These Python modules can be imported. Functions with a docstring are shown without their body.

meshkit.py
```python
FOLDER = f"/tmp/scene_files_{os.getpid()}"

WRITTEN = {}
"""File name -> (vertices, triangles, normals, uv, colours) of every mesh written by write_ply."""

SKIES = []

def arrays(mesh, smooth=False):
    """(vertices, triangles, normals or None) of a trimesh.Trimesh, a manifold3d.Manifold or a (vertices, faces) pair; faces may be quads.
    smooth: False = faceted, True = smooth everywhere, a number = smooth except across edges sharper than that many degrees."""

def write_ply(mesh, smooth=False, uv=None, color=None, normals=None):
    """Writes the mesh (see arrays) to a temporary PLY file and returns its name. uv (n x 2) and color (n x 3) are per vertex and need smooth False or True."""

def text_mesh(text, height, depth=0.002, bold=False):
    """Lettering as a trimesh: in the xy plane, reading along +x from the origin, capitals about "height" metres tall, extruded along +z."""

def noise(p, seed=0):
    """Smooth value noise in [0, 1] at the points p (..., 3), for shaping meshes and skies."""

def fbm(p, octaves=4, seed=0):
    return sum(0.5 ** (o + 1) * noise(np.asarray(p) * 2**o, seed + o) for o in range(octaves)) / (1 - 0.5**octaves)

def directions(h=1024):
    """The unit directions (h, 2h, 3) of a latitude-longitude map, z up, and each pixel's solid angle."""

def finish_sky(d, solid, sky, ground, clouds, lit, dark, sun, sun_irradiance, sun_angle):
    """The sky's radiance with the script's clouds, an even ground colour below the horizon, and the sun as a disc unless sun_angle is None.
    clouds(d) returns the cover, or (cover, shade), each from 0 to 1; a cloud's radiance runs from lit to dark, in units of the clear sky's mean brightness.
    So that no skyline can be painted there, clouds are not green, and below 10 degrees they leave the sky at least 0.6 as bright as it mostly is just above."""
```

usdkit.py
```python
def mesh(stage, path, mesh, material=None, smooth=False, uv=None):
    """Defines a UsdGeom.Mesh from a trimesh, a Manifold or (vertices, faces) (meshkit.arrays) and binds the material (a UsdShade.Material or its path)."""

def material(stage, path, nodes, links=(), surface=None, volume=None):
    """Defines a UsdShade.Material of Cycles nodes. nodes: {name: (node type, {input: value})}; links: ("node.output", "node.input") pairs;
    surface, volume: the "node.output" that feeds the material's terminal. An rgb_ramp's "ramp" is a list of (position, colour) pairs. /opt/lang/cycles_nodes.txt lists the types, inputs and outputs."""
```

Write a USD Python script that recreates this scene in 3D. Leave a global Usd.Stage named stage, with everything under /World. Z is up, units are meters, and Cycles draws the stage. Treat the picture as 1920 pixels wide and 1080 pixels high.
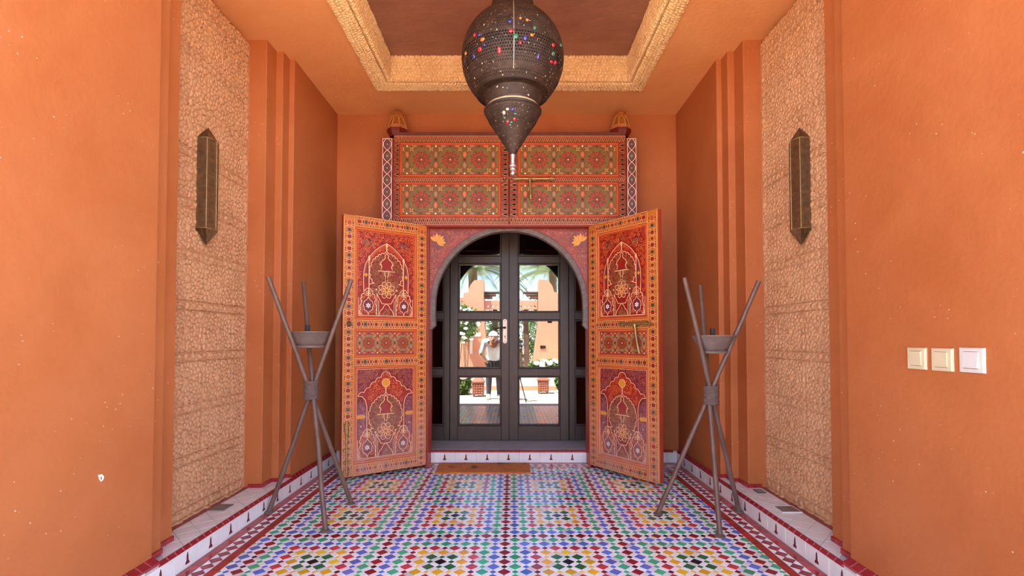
import math, random
import numpy as np
import mapbox_earcut as earcut
import manifold3d as m3
import trimesh
from shapely import affinity
from shapely.geometry import LineString, MultiPolygon, Point, Polygon, box as sbox
from shapely.ops import unary_union
from scipy.spatial import cKDTree
from pxr import Gf, Sdf, Usd, UsdGeom, UsdLux, UsdShade, Vt
import meshkit, usdkit

EXPOSURE, SKY, SUN, GLASS_IOR = 0.9, 0.28, 90000, 2.7

stage = Usd.Stage.CreateInMemory()
UsdGeom.SetStageUpAxis(stage, "Z")
UsdGeom.Xform.Define(stage, "/World")
PI = math.pi

# ------------------------------------------------------------------ camera, sky, sun, exposure
camera = UsdGeom.Camera.Define(stage, "/World/camera")
camera.CreateHorizontalApertureAttr(36.0)
camera.CreateFocalLengthAttr(916.0 / 1920 * 36)
camera.CreateVerticalApertureOffsetAttr(1.343)
camera.CreateClippingRangeAttr((0.05, 500.0))
camera.AddTranslateOp().Set((0, 0, 1.15))
camera.AddRotateXOp().Set(91.46)
camera.CreateExposureAttr(EXPOSURE)
sky_material = usdkit.material(stage, "/World/Looks/sky_look", {
    "sky": ("sky_texture", {"sky_type": "multiple_scattering", "sun_elevation": 1.15, "sun_rotation": 0.6, "sun_disc": False}),
    "co": ("texture_coordinate", {}), "n": ("noise_texture", {"scale": 2.2, "detail": 6.0, "roughness": 0.6}),
    "r": ("map_range", {"from_min": 0.44, "from_max": 0.68, "to_min": 0.05, "to_max": 0.68, "clamp": True}),
    "mx": ("mix", {"mix_type": "mix", "color2": (9.0, 9.2, 9.6)}),
    "bg": ("background_shader", {"strength": SKY})},
    [("co.generated", "n.vector"), ("n.fac", "r.value"), ("sky.color", "mx.color1"), ("r.result", "mx.fac"), ("mx.color", "bg.color")], surface="bg.background")
dome = UsdLux.DomeLight.Define(stage, "/World/sky_dome")
UsdShade.MaterialBindingAPI.Apply(dome.GetPrim()).Bind(sky_material)
sun = UsdLux.DistantLight.Define(stage, "/World/sun")
sun.CreateIntensityAttr(SUN)
sun.CreateAngleAttr(0.53)
sun.CreateColorAttr((1.0, 0.95, 0.87))
_d = np.array([-0.38, 0.25, 1.0]); _d /= np.linalg.norm(_d)      # direction towards the sun
sun.AddTransformOp().Set(Gf.Matrix4d().SetRotate(Gf.Rotation(Gf.Vec3d(0, 0, 1), Gf.Vec3d(*map(float, _d)))))


# ------------------------------------------------------------------ helpers: colours, materials
def lin(r, g, b):
    return tuple(((x / 255 + 0.055) / 1.055) ** 2.4 if x > 10 else x / 255 / 12.92 for x in (r, g, b))


def L(name):
    return "/World/Looks/" + name


def mat(name, c1, c2=None, scale=8.0, rough=0.5, bump=0.0, bscale=60.0, bdist=0.01, metal=0.0, spec=0.5, coat=0.0, world=True, detail=4.0, attr=None, stretch=None, extra=None):
    """Principled material: two tones mixed by noise (or the mesh's own colours times that noise) and a noise bump."""
    c2 = c2 or c1
    n = {"p": ("principled_bsdf", {"roughness": rough, "metallic": metal, "specular_ior_level": spec, "coat_weight": coat}),
         "n": ("noise_texture", {"scale": scale, "detail": detail, "roughness": 0.6}),
         "r": ("rgb_ramp", {"ramp": [(0.3, c1), (0.7, c2)]}),
         "g": ("geometry", {}), "t": ("texture_coordinate", {})}
    src = "g.position" if world else "t.object"
    l = [("n.fac", "r.fac")]
    if stretch:
        n["m"] = ("mapping", {"scale": stretch})
        l += [(src, "m.vector"), ("m.vector", "n.vector")]
    else:
        l += [(src, "n.vector")]
    if attr:
        n["a"] = ("attribute", {"attribute": "col"})
        n["mx"] = ("mix", {"mix_type": "multiply", "fac": 1.0})
        l += [("a.color", "mx.color1"), ("r.color", "mx.color2")]
        out = "mx.color"
    else:
        out = "r.color"
    if extra:                                        # chips of another colour: (colour, scale, threshold)
        n["v"] = ("noise_texture", {"scale": extra[1], "detail": 3.0, "roughness": 0.7})
        n["vr"] = ("map_range", {"from_min": extra[2], "from_max": extra[2] + 0.04, "to_min": 0.0, "to_max": extra[3], "clamp": True})
        n["vm"] = ("mix", {"mix_type": "mix", "color2": extra[0]})
        l += [(src, "v.vector"), ("v.fac", "vr.value"), ("vr.result", "vm.fac"), (out, "vm.color1")]
        out = "vm.color"
    l += [(out, "p.base_color")]
    if bump:
        n["bn"] = ("noise_texture", {"scale": bscale, "detail": 5.0, "roughness": 0.6})
        n["b"] = ("bump", {"strength": bump, "distance": bdist})
        l += [("m.vector" if stretch else src, "bn.vector"), ("bn.fac", "b.height"), ("b.normal", "p.normal")]
    usdkit.material(stage, L(name), n, l, surface="p.BSDF")
    return L(name)


# ------------------------------------------------------------------ helpers: prims
used = {}


def free_path(parent, name):
    k = used.get((parent, name), -1) + 1
    used[(parent, name)] = k
    return f"{parent}/{name}" + (f"_{k:03d}" if k else "")


def keys(prim, label=None, cat=None, group=None, kind=None):
    for k, v in (("label", label), ("category", cat), ("group", group), ("kind", kind)):
        if v:
            prim.SetCustomDataByKey(k, v)


class Thing:
    """An Xform at the thing's base; its parts are given in world coordinates."""

    def __init__(self, name, label=None, cat=None, loc=(0, 0, 0), group=None, kind=None):
        self.path, self.loc = free_path("/World", name), np.array(loc, float)
        self.x = UsdGeom.Xform.Define(stage, self.path)
        self.x.AddTranslateOp().Set(tuple(map(float, loc)))
        keys(self.x.GetPrim(), label, cat, group, kind)

    def part(self, name, mesh, material, smooth=False, parent=None, label=None, kind=None):
        return put(free_path((parent or self.path), name), mesh, material, smooth, self.loc, label=label, kind=kind)


def put(path, mesh, material, smooth=False, loc=(0, 0, 0), label=None, cat=None, group=None, kind=None):
    col = None
    if isinstance(mesh, MB):
        v, f, col = mesh.arrays()
    else:
        v, f = (np.asarray(mesh.vertices), np.asarray(mesh.faces)) if hasattr(mesh, "vertices") else mesh
    if len(f) and np.shape(f)[1] == 4:
        f = np.vstack([f[:, [0, 1, 2]], f[:, [0, 2, 3]]])
    used_v, f = np.unique(np.asarray(f), return_inverse=True)
    f = f.reshape(-1, 3)
    v = np.asarray(v)[used_v]
    col = col[used_v] if col is not None else None
    m = usdkit.mesh(stage, path, trimesh.Trimesh(v - np.asarray(loc), f, process=False), material, smooth=smooth if col is None else False)
    if col is not None and len(col):
        UsdGeom.PrimvarsAPI(m).CreatePrimvar("col", Sdf.ValueTypeNames.Color3fArray, "vertex").Set(Vt.Vec3fArray.FromNumpy(col.astype(np.float32)))
    keys(m.GetPrim(), label, cat, group, kind)
    return path


def struct(name, mesh, material, smooth=False):
    return put(free_path("/World", name), mesh, material, smooth, kind="structure")


def single(name, mesh, material, label, cat, group=None, smooth=False, kind=None):
    return put(free_path("/World", name), mesh, material, smooth, label=label, cat=cat, group=group, kind=kind)


# ------------------------------------------------------------------ helpers: geometry
class Frame:
    def __init__(self, o=(0, 0, 0), u=(1, 0, 0), v=(0, 0, 1), n=(0, -1, 0)):
        self.o, self.u, self.v, self.n = (np.array(a, float) for a in (o, u, v, n))
        self.flip = np.dot(np.cross(self.u, self.v), self.n) < 0

    def __call__(self, a, b, c):
        return self.o + np.multiply.outer(np.asarray(a, float), self.u) + np.multiply.outer(np.asarray(b, float), self.v) + np.multiply.outer(np.broadcast_to(np.asarray(c, float), np.shape(a)), self.n)


FLOOR = Frame((0, 0, 0), (1, 0, 0), (0, 1, 0), (0, 0, 1))


def inset(p, d):
    """Corners of a convex counter-clockwise polygon moved inwards by d."""
    p = np.asarray(p, float)
    a, b = p - np.roll(p, 1, 0), np.roll(p, -1, 0) - p
    a /= np.linalg.norm(a, axis=1, keepdims=True); b /= np.linalg.norm(b, axis=1, keepdims=True)
    na, nb = np.stack([-a[:, 1], a[:, 0]], 1), np.stack([-b[:, 1], b[:, 0]], 1)
    m = na + nb
    return p + d * m / np.maximum((m * na).sum(1, keepdims=True), 0.2)


class MB:
    """Collects triangles (with a colour each, if given) for ONE mesh."""

    def __init__(self):
        self.V, self.F, self.C, self.k = [], [], [], 0

    def add(self, v, f, col=None):
        v, f = np.asarray(v, float), np.asarray(f, int)
        if f.shape[1] == 4:
            f = np.vstack([f[:, [0, 1, 2]], f[:, [0, 2, 3]]])
        self.V.append(v); self.F.append(f + self.k); self.k += len(v)
        if col is not None:
            self.C.append(np.broadcast_to(col, (len(v), 3)))
        return self

    def tri(self, m, col=None):
        return self.add(m.vertices, m.faces, col)

    def prism(self, fr, pts, h0, h1, bev=0.0, col=None):
        """Convex polygon pts (2-D) of the frame pulled from height h0 to h1, its upper edges bevelled."""
        p = np.asarray(pts, float)
        x, y = p[:, 0], p[:, 1]
        if np.sum(x * np.roll(y, -1) - y * np.roll(x, -1)) < 0:
            p = p[::-1]
        n = len(p)
        rings = [fr(p[:, 0], p[:, 1], h0), fr(p[:, 0], p[:, 1], h1 - bev)]
        if bev:
            q = inset(p, bev)
            rings.append(fr(q[:, 0], q[:, 1], h1))
        i = np.arange(n); j = (i + 1) % n
        f = []
        for k in range(len(rings) - 1):
            a, b = k * n, (k + 1) * n
            f += [np.stack([a + i, a + j, b + j], 1), np.stack([a + i, b + j, b + i], 1)]
        t = (len(rings) - 1) * n
        i2 = np.arange(1, n - 1)
        f += [np.stack([np.full(n - 2, t), t + i2, t + i2 + 1], 1), np.stack([np.zeros(n - 2, int), i2 + 1, i2], 1)]
        f = np.vstack(f)
        return self.add(np.vstack(rings), f[:, ::-1] if fr.flip else f, col)

    def box(self, fr, u0, u1, v0, v1, h0, h1, bev=0.0, col=None):
        return self.prism(fr, [(u0, v0), (u1, v0), (u1, v1), (u0, v1)], h0, h1, bev, col)

    def flat(self, fr, poly, h, col=None, depth=0.0):
        """Any shapely polygon laid flat in the frame at height h, with sides down to h - depth."""
        for g in getattr(poly, "geoms", [poly]):
            if g.is_empty or g.geom_type != "Polygon" or g.area < 1e-8:
                continue
            rings = [np.asarray(r.coords)[:-1] for r in (g.exterior, *g.interiors)]
            v = np.vstack(rings)
            t = earcut.triangulate_float64(v, np.cumsum([len(r) for r in rings]).astype(np.uint32)).reshape(-1, 3).astype(int)
            if not len(t):
                continue
            e1, e2 = v[t[:, 1]] - v[t[:, 0]], v[t[:, 2]] - v[t[:, 0]]
            neg = e1[:, 0] * e2[:, 1] - e1[:, 1] * e2[:, 0] < 0
            t[neg] = t[neg][:, ::-1]
            P3 = fr(v[:, 0], v[:, 1], h)
            F = t
            if depth:
                n, side, at = len(v), [], 0
                for r in rings:
                    i = at + np.arange(len(r)); j = at + (np.arange(len(r)) + 1) % len(r)
                    ccw = np.sum(r[:, 0] * np.roll(r[:, 1], -1) - r[:, 1] * np.roll(r[:, 0], -1)) > 0
                    ext = at == 0
                    if ccw != ext:
                        i, j = j, i
                    side += [np.stack([i + n, j + n, j], 1), np.stack([i + n, j, i], 1)]
                    at += len(r)
                P3 = np.vstack([P3, fr(v[:, 0], v[:, 1], h - depth)])
                F = np.vstack([t, t[:, ::-1] + n] + side)
            self.add(P3, F[:, ::-1] if fr.flip else F, col)
        return self

    def tube(self, pts, rad, sides=10, caps=True, col=None):
        p = np.asarray(pts, float)
        r = np.broadcast_to(np.asarray(rad, float), (len(p),))
        t = np.gradient(p, axis=0); t /= np.linalg.norm(t, axis=1, keepdims=True) + 1e-12
        ref = np.array([0, 0, 1.0]) if abs(t[0, 2]) < 0.9 else np.array([1.0, 0, 0])
        a = np.cross(t, ref); a /= np.linalg.norm(a, axis=1, keepdims=True) + 1e-12
        b = np.cross(t, a)
        w = np.arange(sides) * 2 * PI / sides
        v = p[:, None] + r[:, None, None] * (np.cos(w)[None, :, None] * a[:, None] + np.sin(w)[None, :, None] * b[:, None])
        i, j = np.meshgrid(np.arange(len(p) - 1), np.arange(sides), indexing="ij")
        i, j = i.ravel(), j.ravel(); k = (j + 1) % sides
        q = np.stack([i * sides + j, i * sides + k, (i + 1) * sides + k, (i + 1) * sides + j], 1)[:, ::-1]
        f = np.vstack([q[:, [0, 1, 2]], q[:, [0, 2, 3]]])
        v = v.reshape(-1, 3)
        if caps:
            m = len(v); e = (len(p) - 1) * sides
            s = np.arange(sides); s2 = (s + 1) % sides
            v = np.vstack([v, p[:1], p[-1:]])
            f = np.vstack([f, np.stack([s, s2, np.full(sides, m)], 1), np.stack([e + s2, e + s, np.full(sides, m + 1)], 1)])
            f = f[:, ::-1] if False else f
        return self.add(v, f, col)

    def lathe(self, prof, c, n=32, col=None, a0=0.0):
        """Profile [(radius, z)] turned about the vertical axis at c (x, y, z offset)."""
        prof = np.asarray(prof, float); w = np.arange(n) * 2 * PI / n + a0
        v = np.stack([c[0] + prof[:, :1] * np.cos(w), c[1] + prof[:, :1] * np.sin(w), np.broadcast_to(c[2] + prof[:, 1:], (len(prof), n))], -1).reshape(-1, 3)
        i, j = np.meshgrid(np.arange(len(prof) - 1), np.arange(n), indexing="ij"); i, j = i.ravel(), j.ravel(); k = (j + 1) % n
        q = np.stack([i * n + j, i * n + k, (i + 1) * n + k, (i + 1) * n + j], 1)
        return self.add(v, q if prof[-1, 1] > prof[0, 1] else q[:, ::-1], col)

    def arrays(self):
        if not self.V:
            return np.zeros((0, 3)), np.zeros((0, 3), int), np.zeros((0, 3))
        return np.vstack(self.V), np.vstack(self.F), (np.vstack(self.C) if self.C else None)


def bx(x0, x1, y0, y1, z0, z1, bev=0.0):
    return MB().prism(FLOOR, [(x0, y0), (x1, y0), (x1, y1), (x0, y1)], z0, z1, bev)


def rounded(hx, hy, hz, r, c=(0, 0, 0), seg=8):
    """A box with rounded edges: the hull of eight spheres."""
    s = m3.Manifold.sphere(r, seg * 2)
    m = m3.Manifold.batch_hull([s.translate([sx * (hx - r), sy * (hy - r), sz * (hz - r)]) for sx in (-1, 1) for sy in (-1, 1) for sz in (-1, 1)]).translate(list(map(float, c)))
    k = m.to_mesh()
    return trimesh.Trimesh(k.vert_properties[:, :3], k.tri_verts, process=False)


def ell(cx, cy, a, b, rot=0.0, n=12):
    w = np.arange(n) * 2 * PI / n
    x, y = a * np.cos(w), b * np.sin(w)
    return Polygon(np.stack([cx + x * math.cos(rot) - y * math.sin(rot), cy + x * math.sin(rot) + y * math.cos(rot)], 1))


def petal(cx, cy, d0, d1, wd, rot, n=5):
    """Almond shape from distance d0 to d1 of the centre."""
    t = np.linspace(0, 1, n)
    s = np.concatenate([t, t[-2:0:-1]])
    off = np.concatenate([np.sin(t * PI), -np.sin(t[-2:0:-1] * PI)]) * wd / 2
    r = d0 + (d1 - d0) * s
    return Polygon(np.stack([cx + r * math.cos(rot) - off * math.sin(rot), cy + r * math.sin(rot) + off * math.cos(rot)], 1))


def star(cx, cy, r1, r2, n, rot=0.0):
    w = np.arange(2 * n) * PI / n + rot
    r = np.where(np.arange(2 * n) % 2 == 0, r1, r2)
    return Polygon(np.stack([cx + r * np.cos(w), cy + r * np.sin(w)], 1))


class Paint(MB):
    """Flat painted ornament: shapely shapes of one colour each, every layer 0.4 mm above the last."""

    def __init__(self, fr, h, clip=None):
        super().__init__()
        self.fr, self.h, self.clip = fr, h, clip

    def fill(self, poly, col, lvl=0):
        if self.clip is not None:
            poly = poly.intersection(self.clip)
        self.flat(self.fr, poly, self.h + 0.0004 * lvl, col)

    def line(self, pts, w, col, lvl=0, region=None, closed=False):
        p = [tuple(x) for x in pts]
        if closed:
            p.append(p[0])
        g = LineString(p).buffer(w / 2, quad_segs=1, cap_style="square" if not closed else "flat", join_style="mitre", mitre_limit=2)
        if region is not None:
            g = g.intersection(region)
        self.fill(g, col, lvl)

    def ring(self, poly, w, col, lvl=0):
        self.fill(poly.buffer(w / 2, join_style="mitre", mitre_limit=2).difference(poly.buffer(-w / 2, join_style="mitre", mitre_limit=2)), col, lvl)


def spiral(cx, cy, r, rot, turn=1, n=13):
    w = np.linspace(0, 1.35 * 2 * PI, n)
    q = r * (1 - 0.85 * w / w[-1])
    return np.stack([cx + q * np.cos(rot + turn * w), cy + q * np.sin(rot + turn * w)], 1)


def scrolls(P, region, rng, r, w, cols, lvl, gap=1.7, leaf=None):
    """Fills a region with painted scrollwork: spirals with a tail and a leaf, on a jittered grid."""
    if region.is_empty:
        return
    x0, y0, x1, y1 = region.bounds
    d = r * gap
    row = 0
    y = y0 + d * 0.4
    while y < y1:
        x = x0 + d * (0.3 + 0.5 * (row % 2))
        while x < x1:
            cx, cy = x + rng.uniform(-0.2, 0.2) * d, y + rng.uniform(-0.2, 0.2) * d
            if region.contains(Point(cx, cy)):
                t = rng.choice((-1, 1)); a = rng.uniform(0, 2 * PI)
                s = spiral(cx, cy, r * rng.uniform(0.6, 0.95), a, t)
                tail = s[0] + np.outer(np.linspace(1, 0.25, 3), np.array([math.cos(a - t * 1.1), math.sin(a - t * 1.1)])) * r * 0.9
                col = cols[rng.integers(len(cols))]
                P.line(np.vstack([tail, s]), w, col, lvl, region)
                if leaf is not None:
                    b = rng.uniform(0, 2 * PI)
                    P.fill(petal(cx, cy, r * 0.9, r * 1.6, r * 0.4, b).intersection(region), leaf[rng.integers(len(leaf))], lvl)
            x += d
        y += d * 0.87
        row += 1

# ------------------------------------------------------------------ materials
def plaster(name, c1, c2, fleck, bump=0.25):
    n = {"g": ("geometry", {}), "n1": ("noise_texture", {"scale": 1.6, "detail": 6.0, "roughness": 0.62, "distortion": 0.4}),
         "r1": ("rgb_ramp", {"ramp": [(0.32, c1), (0.68, c2)]}),
         "v": ("voronoi_texture", {"scale": 26.0, "randomness": 1.0}), "n2": ("noise_texture", {"scale": 3.1, "detail": 2.0}),
         "vs": ("map_range", {"from_min": 0.085, "from_max": 0.06, "to_min": 0.0, "to_max": 1.0, "clamp": True}),
         "ns": ("map_range", {"from_min": 0.5, "from_max": 0.62, "to_min": 0.0, "to_max": 0.75, "clamp": True}),
         "m": ("math", {"math_type": "multiply"}), "mx": ("mix", {"mix_type": "mix", "color2": fleck}),
         "nb": ("noise_texture", {"scale": 34.0, "detail": 6.0, "roughness": 0.6}), "b": ("bump", {"strength": bump, "distance": 0.008}),
         "p": ("principled_bsdf", {"roughness": 0.55, "specular_ior_level": 0.35})}
    l = [("g.position", "n1.vector"), ("g.position", "v.vector"), ("g.position", "n2.vector"), ("g.position", "nb.vector"), ("n1.fac", "r1.fac"),
         ("v.distance", "vs.value"), ("n2.fac", "ns.value"), ("vs.result", "m.value1"), ("ns.result", "m.value2"), ("m.value", "mx.fac"), ("r1.color", "mx.color1"),
         ("mx.color", "p.base_color"), ("nb.fac", "b.height"), ("b.normal", "p.normal")]
    usdkit.material(stage, L(name), n, l, surface="p.BSDF")
    return L(name)


PLASTER = plaster("orange_plaster", (0.375, 0.104, 0.028), (0.435, 0.136, 0.043), (0.9, 0.6, 0.45))
CEIL_PLASTER = plaster("light_orange_ceiling_plaster", (0.74, 0.30, 0.108), (0.80, 0.36, 0.14), (0.9, 0.6, 0.45))
CEIL_BROWN = mat("brown_plaster", (0.25, 0.095, 0.055), (0.35, 0.145, 0.09), scale=3.0, rough=0.42, bump=0.3, bscale=9, bdist=0.02, detail=7, stretch=(1.0, 2.2, 1.0))
CARVED = mat("carved_plaster", (0.46, 0.225, 0.105), (0.55, 0.29, 0.145), scale=5.0, rough=0.6, bump=0.2, bscale=120, bdist=0.004)
CARVED_TOP = mat("carved_cove_plaster", (0.72, 0.45, 0.20), (0.82, 0.55, 0.28), scale=5.0, rough=0.5, bump=0.2, bscale=120, bdist=0.004)
GLAZED = mat("zellige_glaze", (0.94, 0.94, 0.94), (1.0, 1.0, 1.0), scale=45, rough=0.16, bump=0.12, bscale=55, bdist=0.006, spec=0.5, attr=True)
WHITE_TILE = mat("white_glazed_tile", (0.72, 0.71, 0.68), (0.80, 0.79, 0.76), scale=12, rough=0.22, bump=0.12, bscale=40, bdist=0.006)
RED_TILE = mat("red_glazed_tile", (0.25, 0.014, 0.020), (0.33, 0.026, 0.032), scale=30, rough=0.25, bump=0.1, bscale=60, bdist=0.005)
DULL_RED_TILE = mat("worn_red_tile", (0.24, 0.05, 0.045), (0.32, 0.085, 0.075), scale=25, rough=0.45, bump=0.2, bscale=70, bdist=0.005)
LEDGE_GROUT = mat("ledge_grout", (0.50, 0.43, 0.41), (0.56, 0.49, 0.47), scale=30, rough=0.9)
GROUT = mat("grout", (0.55, 0.50, 0.49), (0.62, 0.57, 0.56), scale=30, rough=0.9, bump=0.3, bscale=160)
STONE_GREY = mat("grey_threshold_stone", (0.30, 0.29, 0.30), (0.39, 0.375, 0.38), scale=14, rough=0.45, bump=0.2, bscale=80)
usdkit.material(stage, L("painted_leaf_wood"), {
    "a": ("attribute", {"attribute": "col"}), "g": ("geometry", {}), "n": ("noise_texture", {"scale": 7.0, "detail": 6.0, "roughness": 0.65}), "z": ("separate_xyz", {}),
    "zr": ("map_range", {"from_min": 0.75, "from_max": 0.03, "to_min": 0.0, "to_max": 0.8, "clamp": True}), "nr": ("map_range", {"from_min": 0.35, "from_max": 0.75, "to_min": 0.15, "to_max": 0.85, "clamp": True}),
    "m": ("math", {"math_type": "multiply"}), "mx": ("mix", {"mix_type": "mix", "color2": (0.50, 0.33, 0.30)}), "nb": ("noise_texture", {"scale": 70.0, "detail": 4.0}), "b": ("bump", {"strength": 0.15, "distance": 0.003}),
    "p": ("principled_bsdf", {"roughness": 0.42})},
    [("g.position", "n.vector"), ("g.position", "nb.vector"), ("g.position", "z.vector"), ("z.z", "zr.value"), ("n.fac", "nr.value"), ("zr.result", "m.value1"), ("nr.result", "m.value2"), ("m.value", "mx.fac"), ("a.color", "mx.color1"), ("mx.color", "p.base_color"), ("nb.fac", "b.height"), ("b.normal", "p.normal")], surface="p.BSDF")
LEAF_WOOD = L("painted_leaf_wood")
MOTIF = mat("dark_red_motif_tile", (0.10, 0.010, 0.014), (0.14, 0.018, 0.02), scale=30, rough=0.3)
PAINTED = mat("painted_wood", (0.80, 0.80, 0.80), (1.0, 1.0, 1.0), scale=9, rough=0.42, bump=0.15, bscale=70, bdist=0.003, attr=True, extra=((0.36, 0.2, 0.14), 26.0, 0.66, 0.5))
DARK_WOOD = mat("dark_brown_wood", (0.022, 0.0135, 0.0105), (0.043, 0.028, 0.022), scale=9, rough=0.4, bump=0.2, bscale=40, bdist=0.003, stretch=(6.0, 6.0, 0.7))
RED_WOOD = mat("red_painted_wood", (0.33, 0.030, 0.016), (0.40, 0.05, 0.025), scale=10, rough=0.4, bump=0.15, bscale=60, stretch=(5, 5, 0.6))
BRONZE = mat("dark_pierced_metal", (0.024, 0.012, 0.0075), (0.052, 0.028, 0.018), scale=22, rough=0.55, metal=0.15, spec=0.3, bump=0.2, bscale=90, bdist=0.003, extra=((0.80, 0.62, 0.40), 75.0, 0.655, 0.95))
BRONZE_DARK = mat("dark_smooth_metal", (0.026, 0.014, 0.010), (0.050, 0.029, 0.021), scale=14, rough=0.45, metal=0.3, spec=0.35, bump=0.15, bscale=60, bdist=0.003)
SILVERED = mat("worn_silvery_metal", (0.40, 0.33, 0.28), (0.55, 0.48, 0.42), scale=60, rough=0.38, metal=0.7)
CREAM_BAND = mat("cream_metal_band", (0.42, 0.30, 0.18), (0.55, 0.42, 0.27), scale=40, rough=0.45, metal=0.2)
BRASS = mat("aged_brass", (0.30, 0.19, 0.065), (0.42, 0.29, 0.12), scale=40, rough=0.4, metal=0.75, bump=0.2, bscale=110, bdist=0.003)
BRASS_DARK = mat("dark_pierced_brass", (0.13, 0.062, 0.026), (0.21, 0.115, 0.05), scale=40, rough=0.42, metal=0.6, bump=0.3, bscale=150, bdist=0.003)
BLACK = mat("soot_black", (0.012, 0.011, 0.010), (0.03, 0.027, 0.025), scale=40, rough=0.8)
IRON = mat("brown_iron", (0.115, 0.066, 0.048), (0.17, 0.105, 0.08), scale=22, rough=0.5, metal=0.35, bump=0.25, bscale=120, bdist=0.003, stretch=(1, 1, 0.4))
CLAY = mat("grey_brown_bowl", (0.105, 0.07, 0.058), (0.155, 0.108, 0.09), scale=14, rough=0.5, bump=0.2, bscale=90, bdist=0.003)
CORD = mat("binding_cord", (0.11, 0.07, 0.058), (0.17, 0.115, 0.095), scale=120, rough=0.8, bump=0.5, bscale=300)
PLATE_CREAM = mat("cream_plastic", (0.56, 0.46, 0.29), (0.59, 0.49, 0.32), scale=6, rough=0.32)
PLATE_WHITE = mat("white_plastic", (0.58, 0.54, 0.50), (0.60, 0.56, 0.52), scale=6, rough=0.3)
STEEL = mat("dull_grey_metal", (0.20, 0.165, 0.145), (0.27, 0.23, 0.20), scale=30, rough=0.5, metal=0.35)
STEEL_DARK = mat("dark_grille_metal", (0.06, 0.055, 0.05), (0.1, 0.09, 0.08), scale=30, rough=0.6, metal=0.3)
COIR = mat("orange_coir", (0.46, 0.12, 0.025), (0.70, 0.27, 0.08), scale=9, rough=0.95, bump=0.9, bscale=260, bdist=0.006, stretch=(1.0, 5.0, 1.0), extra=((0.10, 0.042, 0.022), 7.0, 0.60, 0.8))
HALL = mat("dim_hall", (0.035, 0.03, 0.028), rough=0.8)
NICKEL = mat("brushed_handle_plate", (0.42, 0.34, 0.30), (0.50, 0.42, 0.38), scale=80, rough=0.35, metal=0.7)
WHITE_BIT = mat("white_chip", (0.85, 0.83, 0.82), rough=0.7)
usdkit.material(stage, L("window_glass"), {"f": ("fresnel", {"IOR": GLASS_IOR}), "t": ("transparent_bsdf", {"color": (0.72, 0.74, 0.73)}), "g": ("glossy_bsdf", {"color": (1, 1, 1), "roughness": 0.0}), "m": ("mix_closure", {})},
                [("f.fac", "m.fac"), ("t.BSDF", "m.closure1"), ("g.BSDF", "m.closure2")], surface="m.closure")
GLASS = L("window_glass")

# ------------------------------------------------------------------ the room: sizes in metres, y runs into the porch
XC = -0.05                                            # middle of the porch
ZC, LEDGE = 3.285, 0.11                               # ceiling, top of the tiled ledge
RISER, WALL, STEP1, STEP2, PANEL = 1.583, 1.612, 1.650, 1.700, 1.822     # half widths
Y0, Y1, Y2, Y3, Y4, Y5 = 2.285, 2.395, 2.545, 3.44, 3.58, 3.685          # wall, two steps, carved niche, two steps, wall
YR, YB, YF = 4.565, 4.605, 1.30                       # back riser, back wall, front of the porch
FLOOR_FRONT = 1.66


def side(s, h):
    return XC + s * h


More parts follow.
